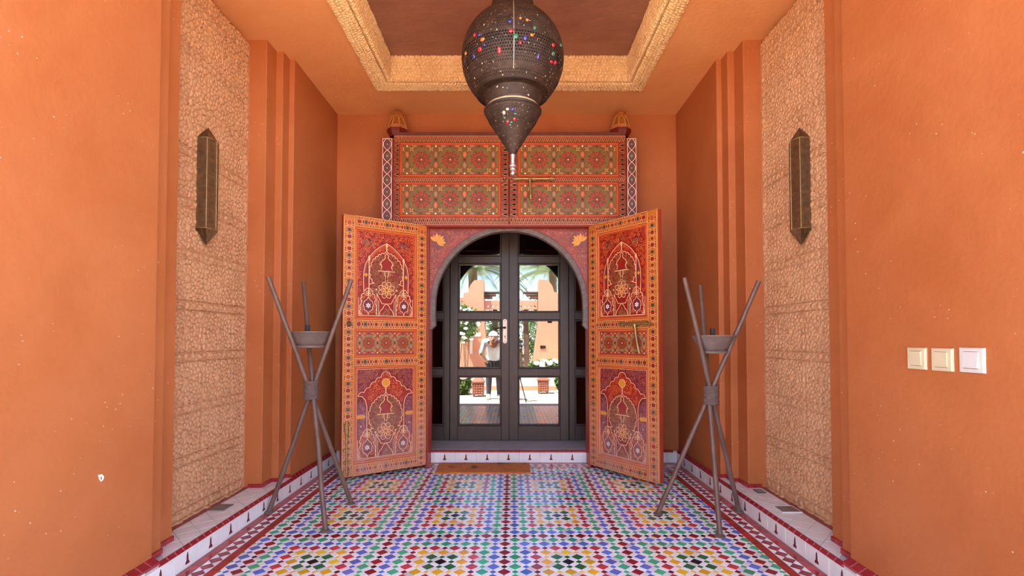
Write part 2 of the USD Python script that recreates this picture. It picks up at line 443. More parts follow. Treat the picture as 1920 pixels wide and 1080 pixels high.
def wall_plan(s):
    p = [(WALL, YF - 0.03), (WALL, Y0), (STEP1, Y0), (STEP1, Y1), (STEP2, Y1), (STEP2, Y2), (PANEL + 0.025, Y2), (PANEL + 0.025, Y3), (STEP2, Y3), (STEP2, Y4), (STEP1, Y4), (STEP1, Y5), (WALL, Y5), (WALL, YB + 0.6), (2.5, YB + 0.6), (2.5, YF - 0.03)]
    q = Polygon([(side(s, a), b) for a, b in p])
    return q.buffer(-0.009).buffer(0.009, quad_segs=3).simplify(0.0008)


def extrude(poly, z0, z1):
    return MB().flat(FLOOR, poly, z1, depth=z1 - z0)


for s, nm in ((-1, "wall_left"), (1, "wall_right")):
    struct(nm, extrude(wall_plan(s), -0.2, ZC + 0.02), PLASTER, smooth=25)

DOOR0, DOOR1, DOOR_TOP = -0.880, 0.826, 2.31            # the opening in the back wall
back = MB()
for a, b, c, d in ((side(-1, 2.3), DOOR0, -0.2, ZC + 0.02), (DOOR1, side(1, 2.3), -0.2, ZC + 0.02), (DOOR0, DOOR1, DOOR_TOP, ZC + 0.02)):
    back.box(FLOOR, a, b, YB, 5.10, c, d)
struct("wall_back", back, PLASTER)
front = MB()                                         # the outer wall of the house, left and right of the open porch, and above it
for a, b, c, d in ((side(-1, 9), side(-1, WALL), -0.2, 4.2), (side(1, WALL), side(1, 9), -0.2, 4.2), (side(-1, WALL), side(1, WALL), 3.22, 4.2)):
    front.box(FLOOR, a, b, 1.02, YF, c, d)
struct("wall_front", front, PLASTER)

# ceiling: a slab with a rectangular recess, brown inside
CX0, CX1, CY0, CY1, CTOP = -1.150, 1.105, 1.55, 4.125, 3.49     # outer edge of the carved ring
RW = 0.125
ring = Polygon([(side(-1, 2.4), 1.05), (side(1, 2.4), 1.05), (side(1, 2.4), 5.1), (side(-1, 2.4), 5.1)], [[(CX0 - 0.01, CY0 - 0.01), (CX1 + 0.01, CY0 - 0.01), (CX1 + 0.01, CY1 + 0.01), (CX0 - 0.01, CY1 + 0.01)]])
struct("ceiling", extrude(ring, ZC, ZC + 0.3), CEIL_PLASTER)
struct("ceiling", MB().box(FLOOR, CX0 - 0.05, CX1 + 0.05, CY0 - 0.05, CY1 + 0.05, CTOP, CTOP + 0.08), CEIL_BROWN)
struct("roof", MB().box(FLOOR, side(-1, 9), side(1, 9), YF, 9.2, 3.6, 3.8), PLASTER)

# ------------------------------------------------------------------ carved plaster: stars and facets in relief
def facets(P, pts, groove=0.012, depth=0.0105, seed=3):
    """Height of a surface carved into facets around the seed points pts."""
    d, i = cKDTree(pts).query(P, k=2)
    rng = np.random.default_rng(seed)
    tilt = rng.uniform(-0.18, 0.18, (len(pts), 2)); base = rng.uniform(0, 0.0022, len(pts))
    rel = P - pts[i[:, 0]]
    return depth * np.clip((d[:, 1] - d[:, 0]) / groove, 0, 1) ** 0.7 + base[i[:, 0]] + (rel * tilt[i[:, 0]]).sum(1)


def star_points(cx, cz, size):
    pts = [(cx, cz)]
    for r, n, o in ((0.155, 12, 0), (0.245, 12, 0.5), (0.335, 24, 0.25), (0.43, 24, 0.0), (0.52, 24, 0.5), (0.60, 24, 0.1)):
        w = (np.arange(n) + o) * 2 * PI / n
        q = np.stack([cx + r * size * np.cos(w), cz + r * size * np.sin(w)], 1)
        pts += [tuple(x) for x in q if abs(x[0] - cx) < size * 0.5 and abs(x[1] - cz) < size * 0.425]
    return pts


def carved_panel(s):
    W, H, M = Y3 - Y2, 3.135, 0.30                       # width along y, height, one module
    step = 0.0048
    a = np.linspace(0, W, int(W / step)); b = np.linspace(0, H, int(H / step))
    A, B = np.meshgrid(a, b, indexing="ij")
    pts, centres = [], []
    for k in range(11):
        for c in (-0.035, 0.265, 0.565, 0.865):
            pts += star_points(c, 0.135 + 0.2965 * k + 0.065, M); centres.append((c, 0.135 + 0.2965 * k + 0.065))
    pts += [(x, 0.0665 - 0.02 + 0.2965 * k + 0.0) for k in range(11) for x in np.arange(0.02, W, 0.052)]
    pts = np.array(pts) + np.random.default_rng(5).normal(0, 0.0016, (len(pts), 2))
    P = np.stack([A.ravel(), B.ravel()], 1)
    h = facets(P, pts)
    d, _ = cKDTree(np.array(centres)).query(P)
    h = np.where(d < 0.024, 0.014 * np.sqrt(np.clip(1 - (d / 0.026) ** 2, 0, 1)) + 0.004, h)
    z = (P[:, 1] - 0.0465) % 0.2965                       # bands between the modules
    for zc in (0.0265, 0.2965 - 0.0265):
        h = h - 0.012 * np.exp(-((z - zc) / 0.004) ** 2)
    edge = np.abs(P[:, 0] - (W - 0.062))
    h = h - 0.008 * np.exp(-(edge / 0.0035) ** 2)
    h = np.where(P[:, 0] > W - 0.02, 0.004, h)
    x = side(s, PANEL) - s * (h - 0.004)
    V = np.stack([x, Y2 + P[:, 0], LEDGE + P[:, 1]], 1)
    n, m = len(a), len(b)
    i, j = np.meshgrid(np.arange(n - 1), np.arange(m - 1), indexing="ij"); i, j = i.ravel(), j.ravel()
    q = np.stack([i * m + j, (i + 1) * m + j, (i + 1) * m + j + 1, i * m + j + 1], 1)
    if s > 0:
        q = q[:, ::-1]
    mb = MB().add(V, q)
    mb.box(FLOOR, min(side(s, PANEL + 0.006), side(s, PANEL + 0.03)), max(side(s, PANEL + 0.006), side(s, PANEL + 0.03)), Y2, Y3, LEDGE, LEDGE + H)
    return mb


for s, nm in ((-1, "left"), (1, "right")):
    single("carved_wall_panel", carved_panel(s), CARVED, f"tall carved plaster panel of stars in the niche behind the {nm} wall lamp", "wall panel", "carved plaster panels", smooth=40)


def carved_ring():
    """The carved band round the ceiling recess: a flat face, a small groove and an upright face."""
    prof = [(0.0, 0.0), (0.0, -0.008), (0.088, -0.004), (0.096, 0.010), (0.104, 0.012), (0.112, 0.006), (RW, 0.010), (RW + 0.004, 0.022), (RW + 0.010, CTOP - ZC + 0.005)]   # (inwards, up)
    pr = np.array(prof); seg = np.linalg.norm(np.diff(pr, axis=0), axis=1); t = np.concatenate([[0], np.cumsum(seg)])
    tt = np.linspace(0, t[-1], int(t[-1] / 0.0055))
    q = np.stack([np.interp(tt, t, pr[:, 0]), np.interp(tt, t, pr[:, 1])], 1)
    dq = np.gradient(q, axis=0); nrm = np.stack([dq[:, 1], -dq[:, 0]], 1); nrm /= np.linalg.norm(nrm, axis=1, keepdims=True)
    cs = [(CX0, CY0), (CX0, CY1), (CX1, CY1), (CX1, CY0)]
    mb = MB(); rng = np.random.default_rng(11)
    for k in range(4):
        p, e = np.array(cs[k], float), np.array(cs[(k + 1) % 4], float)
        ln = np.linalg.norm(e - p); u = (e - p) / ln; n = np.array([u[1], -u[0]])
        m = int(ln / (0.006 if k < 3 else 0.02))
        S, T = np.meshgrid(np.linspace(0, 1, m), np.arange(len(q)), indexing="ij")
        inw = q[T, 0]
        along = inw + S * (ln - 2 * inw)
        P = np.stack([along.ravel(), tt[T].ravel()], 1)
        g = 0.025
        gx, gy = np.meshgrid(np.arange(0, ln, g), np.arange(0, t[-1], g), indexing="ij")
        gx = gx + (np.round(gy / g).astype(int) % 2) * g * 0.5
        pts = np.stack([gx.ravel(), gy.ravel()], 1) + rng.normal(0, 0.0026, (gx.size, 2))
        h = facets(P, pts, 0.010, 0.014, 7 + k).reshape(S.shape)
        h = np.where((T == 0) | (T == len(q) - 1) | ((t[3] - 0.004 < tt[T]) & (tt[T] < t[5])), 0.0, h)
        zz = ZC + q[T, 1] + h * nrm[T, 1]
        ii = inw + h * nrm[T, 0]
        xy = p + np.multiply.outer(along, u) + np.multiply.outer(ii, n)
        V = np.concatenate([xy, zz[..., None]], -1).reshape(-1, 3)
        w = len(q); i, j = np.meshgrid(np.arange(m - 1), np.arange(w - 1), indexing="ij"); i, j = i.ravel(), j.ravel()
        f = np.stack([i * w + j, i * w + j + 1, (i + 1) * w + j + 1, (i + 1) * w + j], 1)
        mb.add(V, f)
    return mb


struct("trim_1", carved_ring(), CARVED_TOP, smooth=40)

# ------------------------------------------------------------------ the mosaic floor, piece by piece
rngf = np.random.default_rng(21)
Q = 0.66 / 12                                         # half the spacing of the large squares
FX, FY = -0.039, 2.553                                # the middle of the pattern and one row of rosettes
FIELD = RISER - 0.182
fx0, fx1, fy0, fy1 = side(-1, FIELD), side(1, FIELD), FLOOR_FRONT, YR - 0.178
RED, PINK, MAROON, YEL, YEL2 = lin(146, 26, 44), lin(196, 66, 76), lin(126, 30, 48), lin(246, 190, 48), lin(246, 202, 112)
DGREEN, TEAL, BLUE, DARK, WHITE_T = lin(48, 112, 68), lin(62, 180, 136), lin(90, 122, 212), lin(36, 24, 29), lin(246, 244, 242)


def vary(c, a=0.12):
    return np.clip(np.array(c) * (1 + rngf.normal(0, a)) * (1 + rngf.normal(0, a * 0.35, 3)), 0.004, 0.95)


def ring_colour(i, j, big):
    """Colour by distance from the nearest rosette; rosettes sit 12 steps apart."""
    a, b = (i + 6) // 12, (j + 6) // 12
    di, dj = abs(i - 12 * a), abs(j - 12 * b)
    k = max(di, dj)
    even = (a + b) % 2 == 0
    if k == 0:
        return DARK
    if k == 1:
        return DGREEN if big else vary(DGREEN, 0.15)
    if k == 2:
        return YEL if big else YEL2
    if k == 3:
        return PINK if big else MAROON
    if k == 6:
        return RED if big else DARK
    return (TEAL if (k == 4) == even else BLUE)


class TileField:
    """Sorts pieces into parts (the nearest 300 of a kind) and one remainder."""

    def __init__(self):
        self.items = {}

    def add(self, kind, pts, col, h):
        self.items.setdefault(kind, []).append((np.mean(pts, 0), pts, col, h))


tiles = TileField()
clip = sbox(fx0, fy0, fx1, fy1)


def lay(kind, pts, col, h=None):
    g = Polygon(pts)
    if not clip.contains(g):
        g = g.intersection(clip)
        if g.is_empty or g.geom_type != "Polygon" or g.area < 2e-5:
            return
        g = g.simplify(1e-5)
        pts = np.asarray(g.exterior.coords)[:-1]
    tiles.add(kind, np.asarray(pts), vary(col), 0.0 + rngf.uniform(-0.0004, 0.0004) if h is None else h)


def sq(cx, cy, w, h, rot):
    c, s_ = math.cos(rot), math.sin(rot)
    return [(cx + a * c - b * s_, cy + a * s_ + b * c) for a, b in ((-w / 2, -h / 2), (w / 2, -h / 2), (w / 2, h / 2), (-w / 2, h / 2))]


A_, B_, G_ = 0.84 * Q, 0.41 * Q, 0.030 * Q
ni0, ni1 = int((fx0 - FX) / Q) - 2, int((fx1 - FX) / Q) + 3
nj0, nj1 = int((fy0 - FY) / Q) - 2, int((fy1 - FY) / Q) + 3
for i0 in range(ni0, ni1):
    for j0 in range(nj0, nj1):
        i, j = i0 + 6, j0                               # rosettes stand at odd multiples of six from the middle line
        x, y = FX + i0 * Q, FY + j0 * Q
        big = (i + j) % 2 == 0
        w = A_ if big else B_
        lay("square_tile" if big else "small_tile", sq(x, y, w, w, PI / 4 + rngf.normal(0, 0.012)), ring_colour(i, j, big))
        # the white piece at (i + .5, j + .5): its long side runs along the neighbouring large square
        d = PI / 4 if big else -PI / 4
        lay("white_tile", sq(x + Q / 2, y + Q / 2, math.sqrt(2) * Q - A_ - 2 * G_, A_ + 0.02 * Q, d + 0.0), WHITE_T)

tile_b = 0.0515                                       # border: red strip, red diamonds in white, red strip


def border(o, u, n, ln, front):
    """o: corner at the riser, u: along, n: inwards."""
    o, u, n = np.array(o, float), np.array(u, float), np.array(n, float)

    def P(a, b):
        return o + a * u + b * n
    k = int(ln / tile_b)
    for t in range(k):
        a0, a1 = t * tile_b + 0.0008, (t + 1) * tile_b - 0.0008
        for b0, b1 in ((0.001, 0.0545), (0.1315, 0.1815)):
            if a0 < b0 - 1e-6 or (a1 > ln - b0 and not front):
                continue
            tiles.add("border_tile", np.array([P(a0, b0), P(a1, b0), P(a1, b1), P(a0, b1)]), vary(lin(164, 50, 50) if b0 < 0.1 else lin(168, 44, 44), 0.14), 0.0)
    d = 0.0725
    for t in range(int(ln / d)):
        c = (t + 0.5) * d
        if c < 0.12 or (c > ln - 0.12 and not front):
            continue
        m, hw = 0.093, d / 2 - 0.0012
        tiles.add("diamond_tile", np.array([P(c - hw, m), P(c, m - hw), P(c + hw, m), P(c, m + hw)]), vary(RED, 0.14), 0.0)
        for sg in (-1, 1):
            tiles.add("triangle_tile", np.array([P(c + 0.003, m + sg * hw), P(c + d - 0.003, m + sg * hw), P(c + d / 2, m + sg * 0.004)]), vary(WHITE_T, 0.08), 0.0)


ln = YR - FLOOR_FRONT
border((side(-1, RISER), YR), (0, -1), (1, 0), ln, True)
border((side(1, RISER), YR), (0, -1), (-1, 0), ln, True)
border((side(-1, RISER), YR), (1, 0), (0, -1), 2 * RISER, False)

floor = Thing("floor", kind="structure")
floor.part("mortar_bed", bx(side(-1, 1.66), side(1, 1.66), FLOOR_FRONT, 5.05, -0.18, -0.0026), GROUT)


def seen(c):                                          # nearest pieces that lie inside the picture
    return c[1] + (100 if c[1] < 2.24 or abs(c[0]) > c[1] * 1.05 else 0)


rest = MB()
for kind, its in tiles.items.items():
    its.sort(key=lambda it: seen(it[0]))
    limit = 0 if kind in ("small_tile", "triangle_tile") else 300
    for n_, (c, pts, col, h) in enumerate(its):
        one = MB() if n_ < limit else rest
        one.prism(FLOOR, pts, -0.006, h, 0.0011, col)
        if n_ < limit:
            floor.part(kind, one, GLAZED)
floor.part("mosaic", rest, GLAZED, kind="stuff", label="small mosaic squares and farther pieces of the patterned floor")
floor.part("front_edge", bx(side(-1, WALL), side(1, WALL), FLOOR_FRONT - 0.3, FLOOR_FRONT, -0.19, -0.004, 0.01), DULL_RED_TILE)


# ------------------------------------------------------------------ the tiled ledge along the walls
def motif(fr, a, z0, mb):
    """A little dark tower, narrow above and wide at the foot."""
    p = [(-0.015, 0.0), (0.015, 0.0), (0.013, 0.010), (0.0065, 0.017), (0.0055, 0.042), (0.0025, 0.050), (0, 0.058), (-0.0025, 0.050), (-0.0055, 0.042), (-0.0065, 0.017), (-0.013, 0.010)]
    mb.flat(fr, Polygon([(a + x, z0 + y) for x, y in p]), 0.0022, depth=0.003)


def ledge_side(s, name):
    t = Thing(name, kind="structure")
    xr = side(s, RISER)
    core = MB()
    lo, hi = sorted((side(s, RISER - 0.0 + 0.004), side(s, 2.0)))
    core.box(FLOOR, lo, hi, YF, YR + 0.02, -0.1, LEDGE - 0.004)
    t.part("mortar_core", core, LEDGE_GROUT)
    fr = Frame((xr, 0, 0), (0, 1, 0), (0, 0, 1), (-s, 0, 0))
    rw = 0.0945
    k0 = int(math.floor((YF - YR) / rw))
    for k in range(k0, 0):
        a0 = YR + k * rw
        t.part("riser_tile", MB().box(fr, a0 + 0.0008, a0 + rw - 0.0008, 0.0, (LEDGE - 0.019) if a0 > Y0 - rw else LEDGE + 0.008, -0.008, 0.0, 0.0012), WHITE_TILE)
        if k % 2 == 0 and a0 > 1.8:
            mo = MB(); motif(fr, a0, 0.020, mo)
            t.part("tower_motif", mo, MOTIF)
    # the red nosing along the front edge, its face sloping
    nose = Frame((xr, 0, LEDGE - 0.010), (0, 1, 0), (s * 0.62, 0, 0.78), (-s * 0.78, 0, 0.62))
    a = YR
    while a > YF + 0.06:
        a -= 0.0555
        inner = a > Y5 - 0.04
        if a < Y0 - 0.01:
            break
        t.part("nosing_tile", MB().box(nose, a + 0.0012, a + 0.0543, -0.008, 0.017 if not inner else 0.03, -0.012, 0.002, 0.002), RED_TILE)
    # white squares laid diagonally on the ledge in the niche
    area = Polygon([(side(s, h), y) for h, y in ((RISER + 0.014, Y0 - 0.0), (WALL, Y0), (STEP1 - 0.001, Y0), (STEP1, Y1), (STEP2, Y1), (STEP2, Y2), (PANEL - 0.035, Y2), (PANEL - 0.035, Y3), (STEP2, Y3), (STEP2, Y4), (STEP1, Y4), (STEP1, Y5), (RISER + 0.014, Y5))]).buffer(0)
    c = 0.101
    for i in range(-20, 20):
        for j in range(-20, 20):
            cx, cy = side(s, 1.66) + (i - j) * c / math.sqrt(2), 2.9 + (i + j) * c / math.sqrt(2)
            if not (1.5 < abs(cx - XC) < 1.95 and 2.1 < cy < 3.9):
                continue
            g = Polygon(sq(cx, cy, c - 0.0026, c - 0.0026, PI / 4)).intersection(area)
            if g.geom_type == "Polygon" and g.area > 3e-5:
                p = np.asarray(g.simplify(1e-4).exterior.coords)[:-1]
                m = MB()
                if g.convex_hull.area - g.area < 1e-6:
                    m.prism(FLOOR, p, LEDGE - 0.006, LEDGE + 0.0005, 0.0008)
                else:
                    m.flat(FLOOR, g, LEDGE + 0.0005, depth=0.006)
                t.part("ledge_tile", m, WHITE_TILE)
    # red pieces at the foot of the walls
    def foot(p, q, up=0.026, th=0.010, material=RED_TILE, piece=0.055):
        p, q = np.array(p, float), np.array(q, float)
        n_ = max(1, int(round(np.linalg.norm(q - p) / piece)))
        d = (q - p) / np.linalg.norm(q - p)
        nn = np.array([d[1], -d[0]])
        if np.dot(nn, np.array([XC, (p[1] + q[1]) / 2 - 0.4]) - (p + q) / 2) < 0:
            nn = -nn
        f_ = Frame((p[0], p[1], LEDGE), (d[0], d[1], 0), (0, 0, 1), (nn[0], nn[1], 0))
        w = np.linalg.norm(q - p) / n_
        for k in range(n_):
            t.part("foot_tile", MB().box(f_, k * w + 0.0006, (k + 1) * w - 0.0006, 0.0, up, -0.004, th, 0.003), material)
    X = lambda h: side(s, h)
    foot((X(STEP1), Y0 + 0.01), (X(STEP1), Y1))
    foot((X(STEP2), Y1 + 0.01), (X(STEP2), Y2))
    foot((X(PANEL - 0.03), Y3), (X(STEP2), Y3)); foot((X(STEP2), Y3), (X(STEP2), Y4))
    foot((X(STEP2), Y4), (X(STEP1), Y4)); foot((X(STEP1), Y4), (X(STEP1), Y5)); foot((X(STEP1), Y5), (X(WALL), Y5))
    w = (Y3 - Y2) / 12
    lo, hi = sorted((X(PANEL - 0.034), X(PANEL)))
    for k in range(12):
        t.part("panel_foot_tile", MB().box(FLOOR, lo, hi, Y2 + k * w + 0.0006, Y2 + (k + 1) * w - 0.0006, LEDGE - 0.005, LEDGE + 0.004, 0.001), DULL_RED_TILE)
    # the cap of the plinth under the near wall stands a little higher
    capf = Frame((X(WALL - 0.031), 0, LEDGE + 0.012), (0, 1, 0), (s * 0.86, 0, 0.51), (-s * 0.51, 0, 0.86))
    a = Y0
    while a > YF + 0.06:
        a -= 0.0555
        t.part("plinth_cap_tile", MB().box(capf, a + 0.0008, a + 0.0547, -0.006, 0.036, -0.022, 0.002, 0.002), RED_TILE)


ledge_side(-1, "baseboard_left")
ledge_side(1, "baseboard_right")

tb = Thing("baseboard_back", kind="structure")
tb.part("mortar_core", bx(side(-1, RISER), side(1, RISER), YR + 0.004, YB - 0.002, -0.002, LEDGE - 0.004), GROUT)
frb = Frame((0, YR, 0), (1, 0, 0), (0, 0, 1), (0, -1, 0))
x = -0.0365 - 0.1975 * 4
doors_mid = -0.0285
for k in range(-8, 8):
    x0 = doors_mid + 0.0945 + k * 0.1975
    a0, a1 = max(x0, side(-1, RISER)), min(x0 + 0.1975, side(1, RISER))
    if a1 - a0 > 0.01:
        tb.part("riser_tile", MB().box(frb, a0 + 0.0007, a1 - 0.0007, 0.0, LEDGE - 0.017, -0.008, 0.0, 0.0012), WHITE_TILE)
    mx_ = x0 + 0.09875
    if side(-1, RISER - 0.02) < mx_ < side(1, RISER - 0.02):
        mo = MB(); motif(frb, mx_, 0.024, mo)
        tb.part("tower_motif", mo, MOTIF)
    for q in range(4):
        b0, b1 = x0 + q * 0.0494, x0 + (q + 1) * 0.0494
        if b0 > side(-1, RISER) and b1 < side(1, RISER):
            tb.part("nosing_tile", MB().box(frb, b0 + 0.0008, b1 - 0.0008, LEDGE - 0.017, LEDGE + 0.002, -0.03, 0.002, 0.003), RED_TILE)
th = Thing("threshold", kind="structure")
th.part("slab", bx(DOOR0 + 0.003, DOOR1 - 0.003, YR + 0.028, 5.12, 0.02, LEDGE + 0.004, 0.004), STONE_GREY)
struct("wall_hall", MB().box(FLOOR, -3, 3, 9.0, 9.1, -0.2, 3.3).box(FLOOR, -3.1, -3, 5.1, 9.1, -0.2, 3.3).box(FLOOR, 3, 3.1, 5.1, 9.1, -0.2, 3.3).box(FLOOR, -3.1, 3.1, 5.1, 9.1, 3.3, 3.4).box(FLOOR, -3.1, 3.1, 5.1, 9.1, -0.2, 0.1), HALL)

# ------------------------------------------------------------------ painted woodwork
rngp = np.random.default_rng(77)
OCHRE, ORANGE_L, CREAM, BRICK, OLIVE = lin(186, 110, 40), lin(206, 98, 46), lin(238, 190, 142), lin(140, 28, 18), lin(122, 112, 52)
DEEP, SPANRED, MAUVE, GOLD, TAN, SLATE = lin(138, 26, 16), lin(140, 46, 36), lin(128, 46, 50), lin(214, 148, 38), lin(206, 158, 104), lin(52, 52, 62)
SCROLL_O, SCROLL_P, PALE, ORANGE_W, BROWN_P = lin(214, 106, 52), lin(208, 122, 92), lin(228, 208, 178), lin(186, 74, 24), lin(104, 40, 22)


def chain_strip(P, a0, a1, b, wd, horiz, lvl=1, seed=0):
    """A border of linked hexagons, dark six-pointed stars and little octagons along a strip of width wd centred at b."""
    per = 0.216
    n = max(1, int(round((a1 - a0) / per)))
    per = (a1 - a0) / n
    M = (lambda a, c: (a, b + c)) if horiz else (lambda a, c: (b + c, a))
    mp = lambda pts: [M(*p) for p in pts]
    h = wd * 0.36
    lc = lin(226, 172, 112)
    for k in range(n):
        o = a0 + k * per
        e = per / 4
        P.fill(Polygon(mp([(o + 0.016 * math.cos(w + PI / 8), 0.016 * math.sin(w + PI / 8)) for w in np.arange(8) * PI / 4])), BRICK, lvl)
        P.ring(Polygon(mp([(o + 0.0165 * math.cos(w + PI / 8), 0.0165 * math.sin(w + PI / 8)) for w in np.arange(8) * PI / 4])), 0.0028, lc, lvl + 1)
        s = Polygon(mp([(o + per / 2 + (0.021 if q % 2 == 0 else 0.010) * math.cos(q * PI / 6), (0.021 if q % 2 == 0 else 0.010) * math.sin(q * PI / 6)) for q in range(12)]))
        P.fill(s, lin(44, 62, 74), lvl + 1)
        for c, col in ((o + e, BRICK), (o + 3 * e, lin(176, 74, 26) if k % 2 else BRICK)):
            hx = [(c - 0.032, 0), (c - 0.021, 0.0165), (c + 0.021, 0.0165), (c + 0.032, 0), (c + 0.021, -0.0165), (c - 0.021, -0.0165)]
            P.fill(Polygon(mp(hx)), col, lvl)
            P.ring(Polygon(mp(hx)).buffer(0.001), 0.0026, lc, lvl + 1)
            for sg in (-1, 1):
                q = [(c - 0.020, sg * h), (c + 0.012, sg * h), (c + 0.020, sg * (h - 0.008)), (c - 0.012, sg * (h - 0.008))]
                P.fill(Polygon(mp(q)), BRICK, lvl)
        for c in (o + e * 2 - 0.036, o + e * 2 + 0.036, o - 0.03, o + 0.03):
            if a0 <= c <= a1:
                P.line(mp([(c - 0.012, -h - 0.003), (c + 0.012, h + 0.003)]), 0.0034, lc, lvl + 1)
                P.line(mp([(c - 0.012, h + 0.003), (c + 0.012, -h - 0.003)]), 0.0034, lc, lvl + 1)
    for sg in (-1, 1):
        P.line(mp([(a0, sg * (wd / 2 - 0.004)), (a1, sg * (wd / 2 - 0.004))]), 0.0035, lc, lvl + 1)


def rosette_panel(P, u0, u1, v0, v1, n, ground, disc, lvl=0):
    """A row of eight-petalled rosettes on round grounds with ovals and four-pointed stars between."""
    W, H = u1 - u0, v1 - v0
    cy, d = (v0 + v1) / 2, W / (n + (0.35 if n > 1 else 0))
    reg = sbox(u0, v0, u1, v1)
    r = min(H * 0.36, d * 0.42)
    P.fill(reg, ground, lvl)
    start = (u0 + u1) / 2 - d * (n - 1) / 2
    for k in range(-1, n + 1):
        cx = start + k * d
        P.fill(ell(cx, cy, r * 1.12, r * 1.12, 0, 20).intersection(reg), disc, lvl + 1)
        P.fill(star(cx, cy, r * 0.95, r * 0.62, 8, PI / 8).intersection(reg), lin(116, 74, 34), lvl + 2)
        for q in range(8):
            a = q * PI / 4
            P.fill(ell(cx + r * 0.62 * math.cos(a), cy + r * 0.62 * math.sin(a), r * 0.24, r * 0.15, a, 8).intersection(reg), lin(196, 70, 40), lvl + 3)
            P.fill(ell(cx + r * 0.63 * math.cos(a), cy + r * 0.63 * math.sin(a), r * 0.15, r * 0.085, a, 7).intersection(reg), lin(148, 24, 20), lvl + 4)
        P.fill(star(cx, cy, r * 0.30, r * 0.2, 8).intersection(reg), lin(150, 34, 22), lvl + 3)
        P.fill(star(cx, cy, r * 0.12, r * 0.05, 4).intersection(reg), PALE, lvl + 4)
        if k == n:
            break
        mx = cx + d / 2
        for sg in (-1, 1):
            P.fill(ell(mx, cy + sg * r * 0.50, r * 0.155, r * 0.27, 0, 10).intersection(reg), (lin(216, 112, 62), lin(168, 132, 100))[(k + (sg > 0)) % 2], lvl + 3)
            for sx in (-1, 1):
                P.fill(star(mx + sx * d * 0.16, cy + sg * r * 0.98, r * 0.29, r * 0.10, 4, PI / 4 if sx * sg > 0 else PI / 4).intersection(reg), lin(196, 164, 76), lvl + 3)
                P.fill(ell(mx + sx * d * 0.16, cy + sg * r * 0.98, r * 0.07, r * 0.07, 0, 6).intersection(reg), lin(110, 60, 30), lvl + 4)
            P.fill(ell(mx, cy + sg * r * 1.27, r * 0.10, r * 0.10, 0, 6).intersection(reg), PALE, lvl + 3)
        for sg in (-1, 1):
            P.fill(ell(cx + d * 0.24, cy + sg * r * 1.27, r * 0.25, r * 0.105, 0, 8).intersection(reg), lin(206, 110, 66), lvl + 3)
            P.fill(ell(cx - d * 0.24 + d, cy + sg * r * 1.27, r * 0.25, r * 0.105, 0, 8).intersection(reg), lin(176, 120, 88), lvl + 3)
            P.fill(star(cx, cy + sg * r * 1.24, r * 0.16, r * 0.06, 4).intersection(reg), lin(96, 20, 24), lvl + 3)
        P.fill(star(mx, cy, r * 0.17, r * 0.09, 6).intersection(reg), lin(84, 20, 20), lvl + 3)


def mirror(pts, c=0.5):
    return [(2 * c - x, y) for x, y in pts]


def bumps(path, n, amp, side_=1):
    """A path drawn as a row of n scallops."""
    p = np.asarray(path, float)
    t = np.concatenate([[0], np.cumsum(np.linalg.norm(np.diff(p, axis=0), axis=1))]); t /= t[-1]
    s = np.linspace(0, 1, n * 5 + 1)
    q = np.stack([np.interp(s, t, p[:, 0]), np.interp(s, t, p[:, 1])], 1)
    g = np.gradient(q, axis=0); nn = np.stack([-g[:, 1], g[:, 0]], 1); nn /= np.linalg.norm(nn, axis=1, keepdims=True)
    return q + nn * (np.abs(np.sin(s * n * PI)) * amp * side_)[:, None]


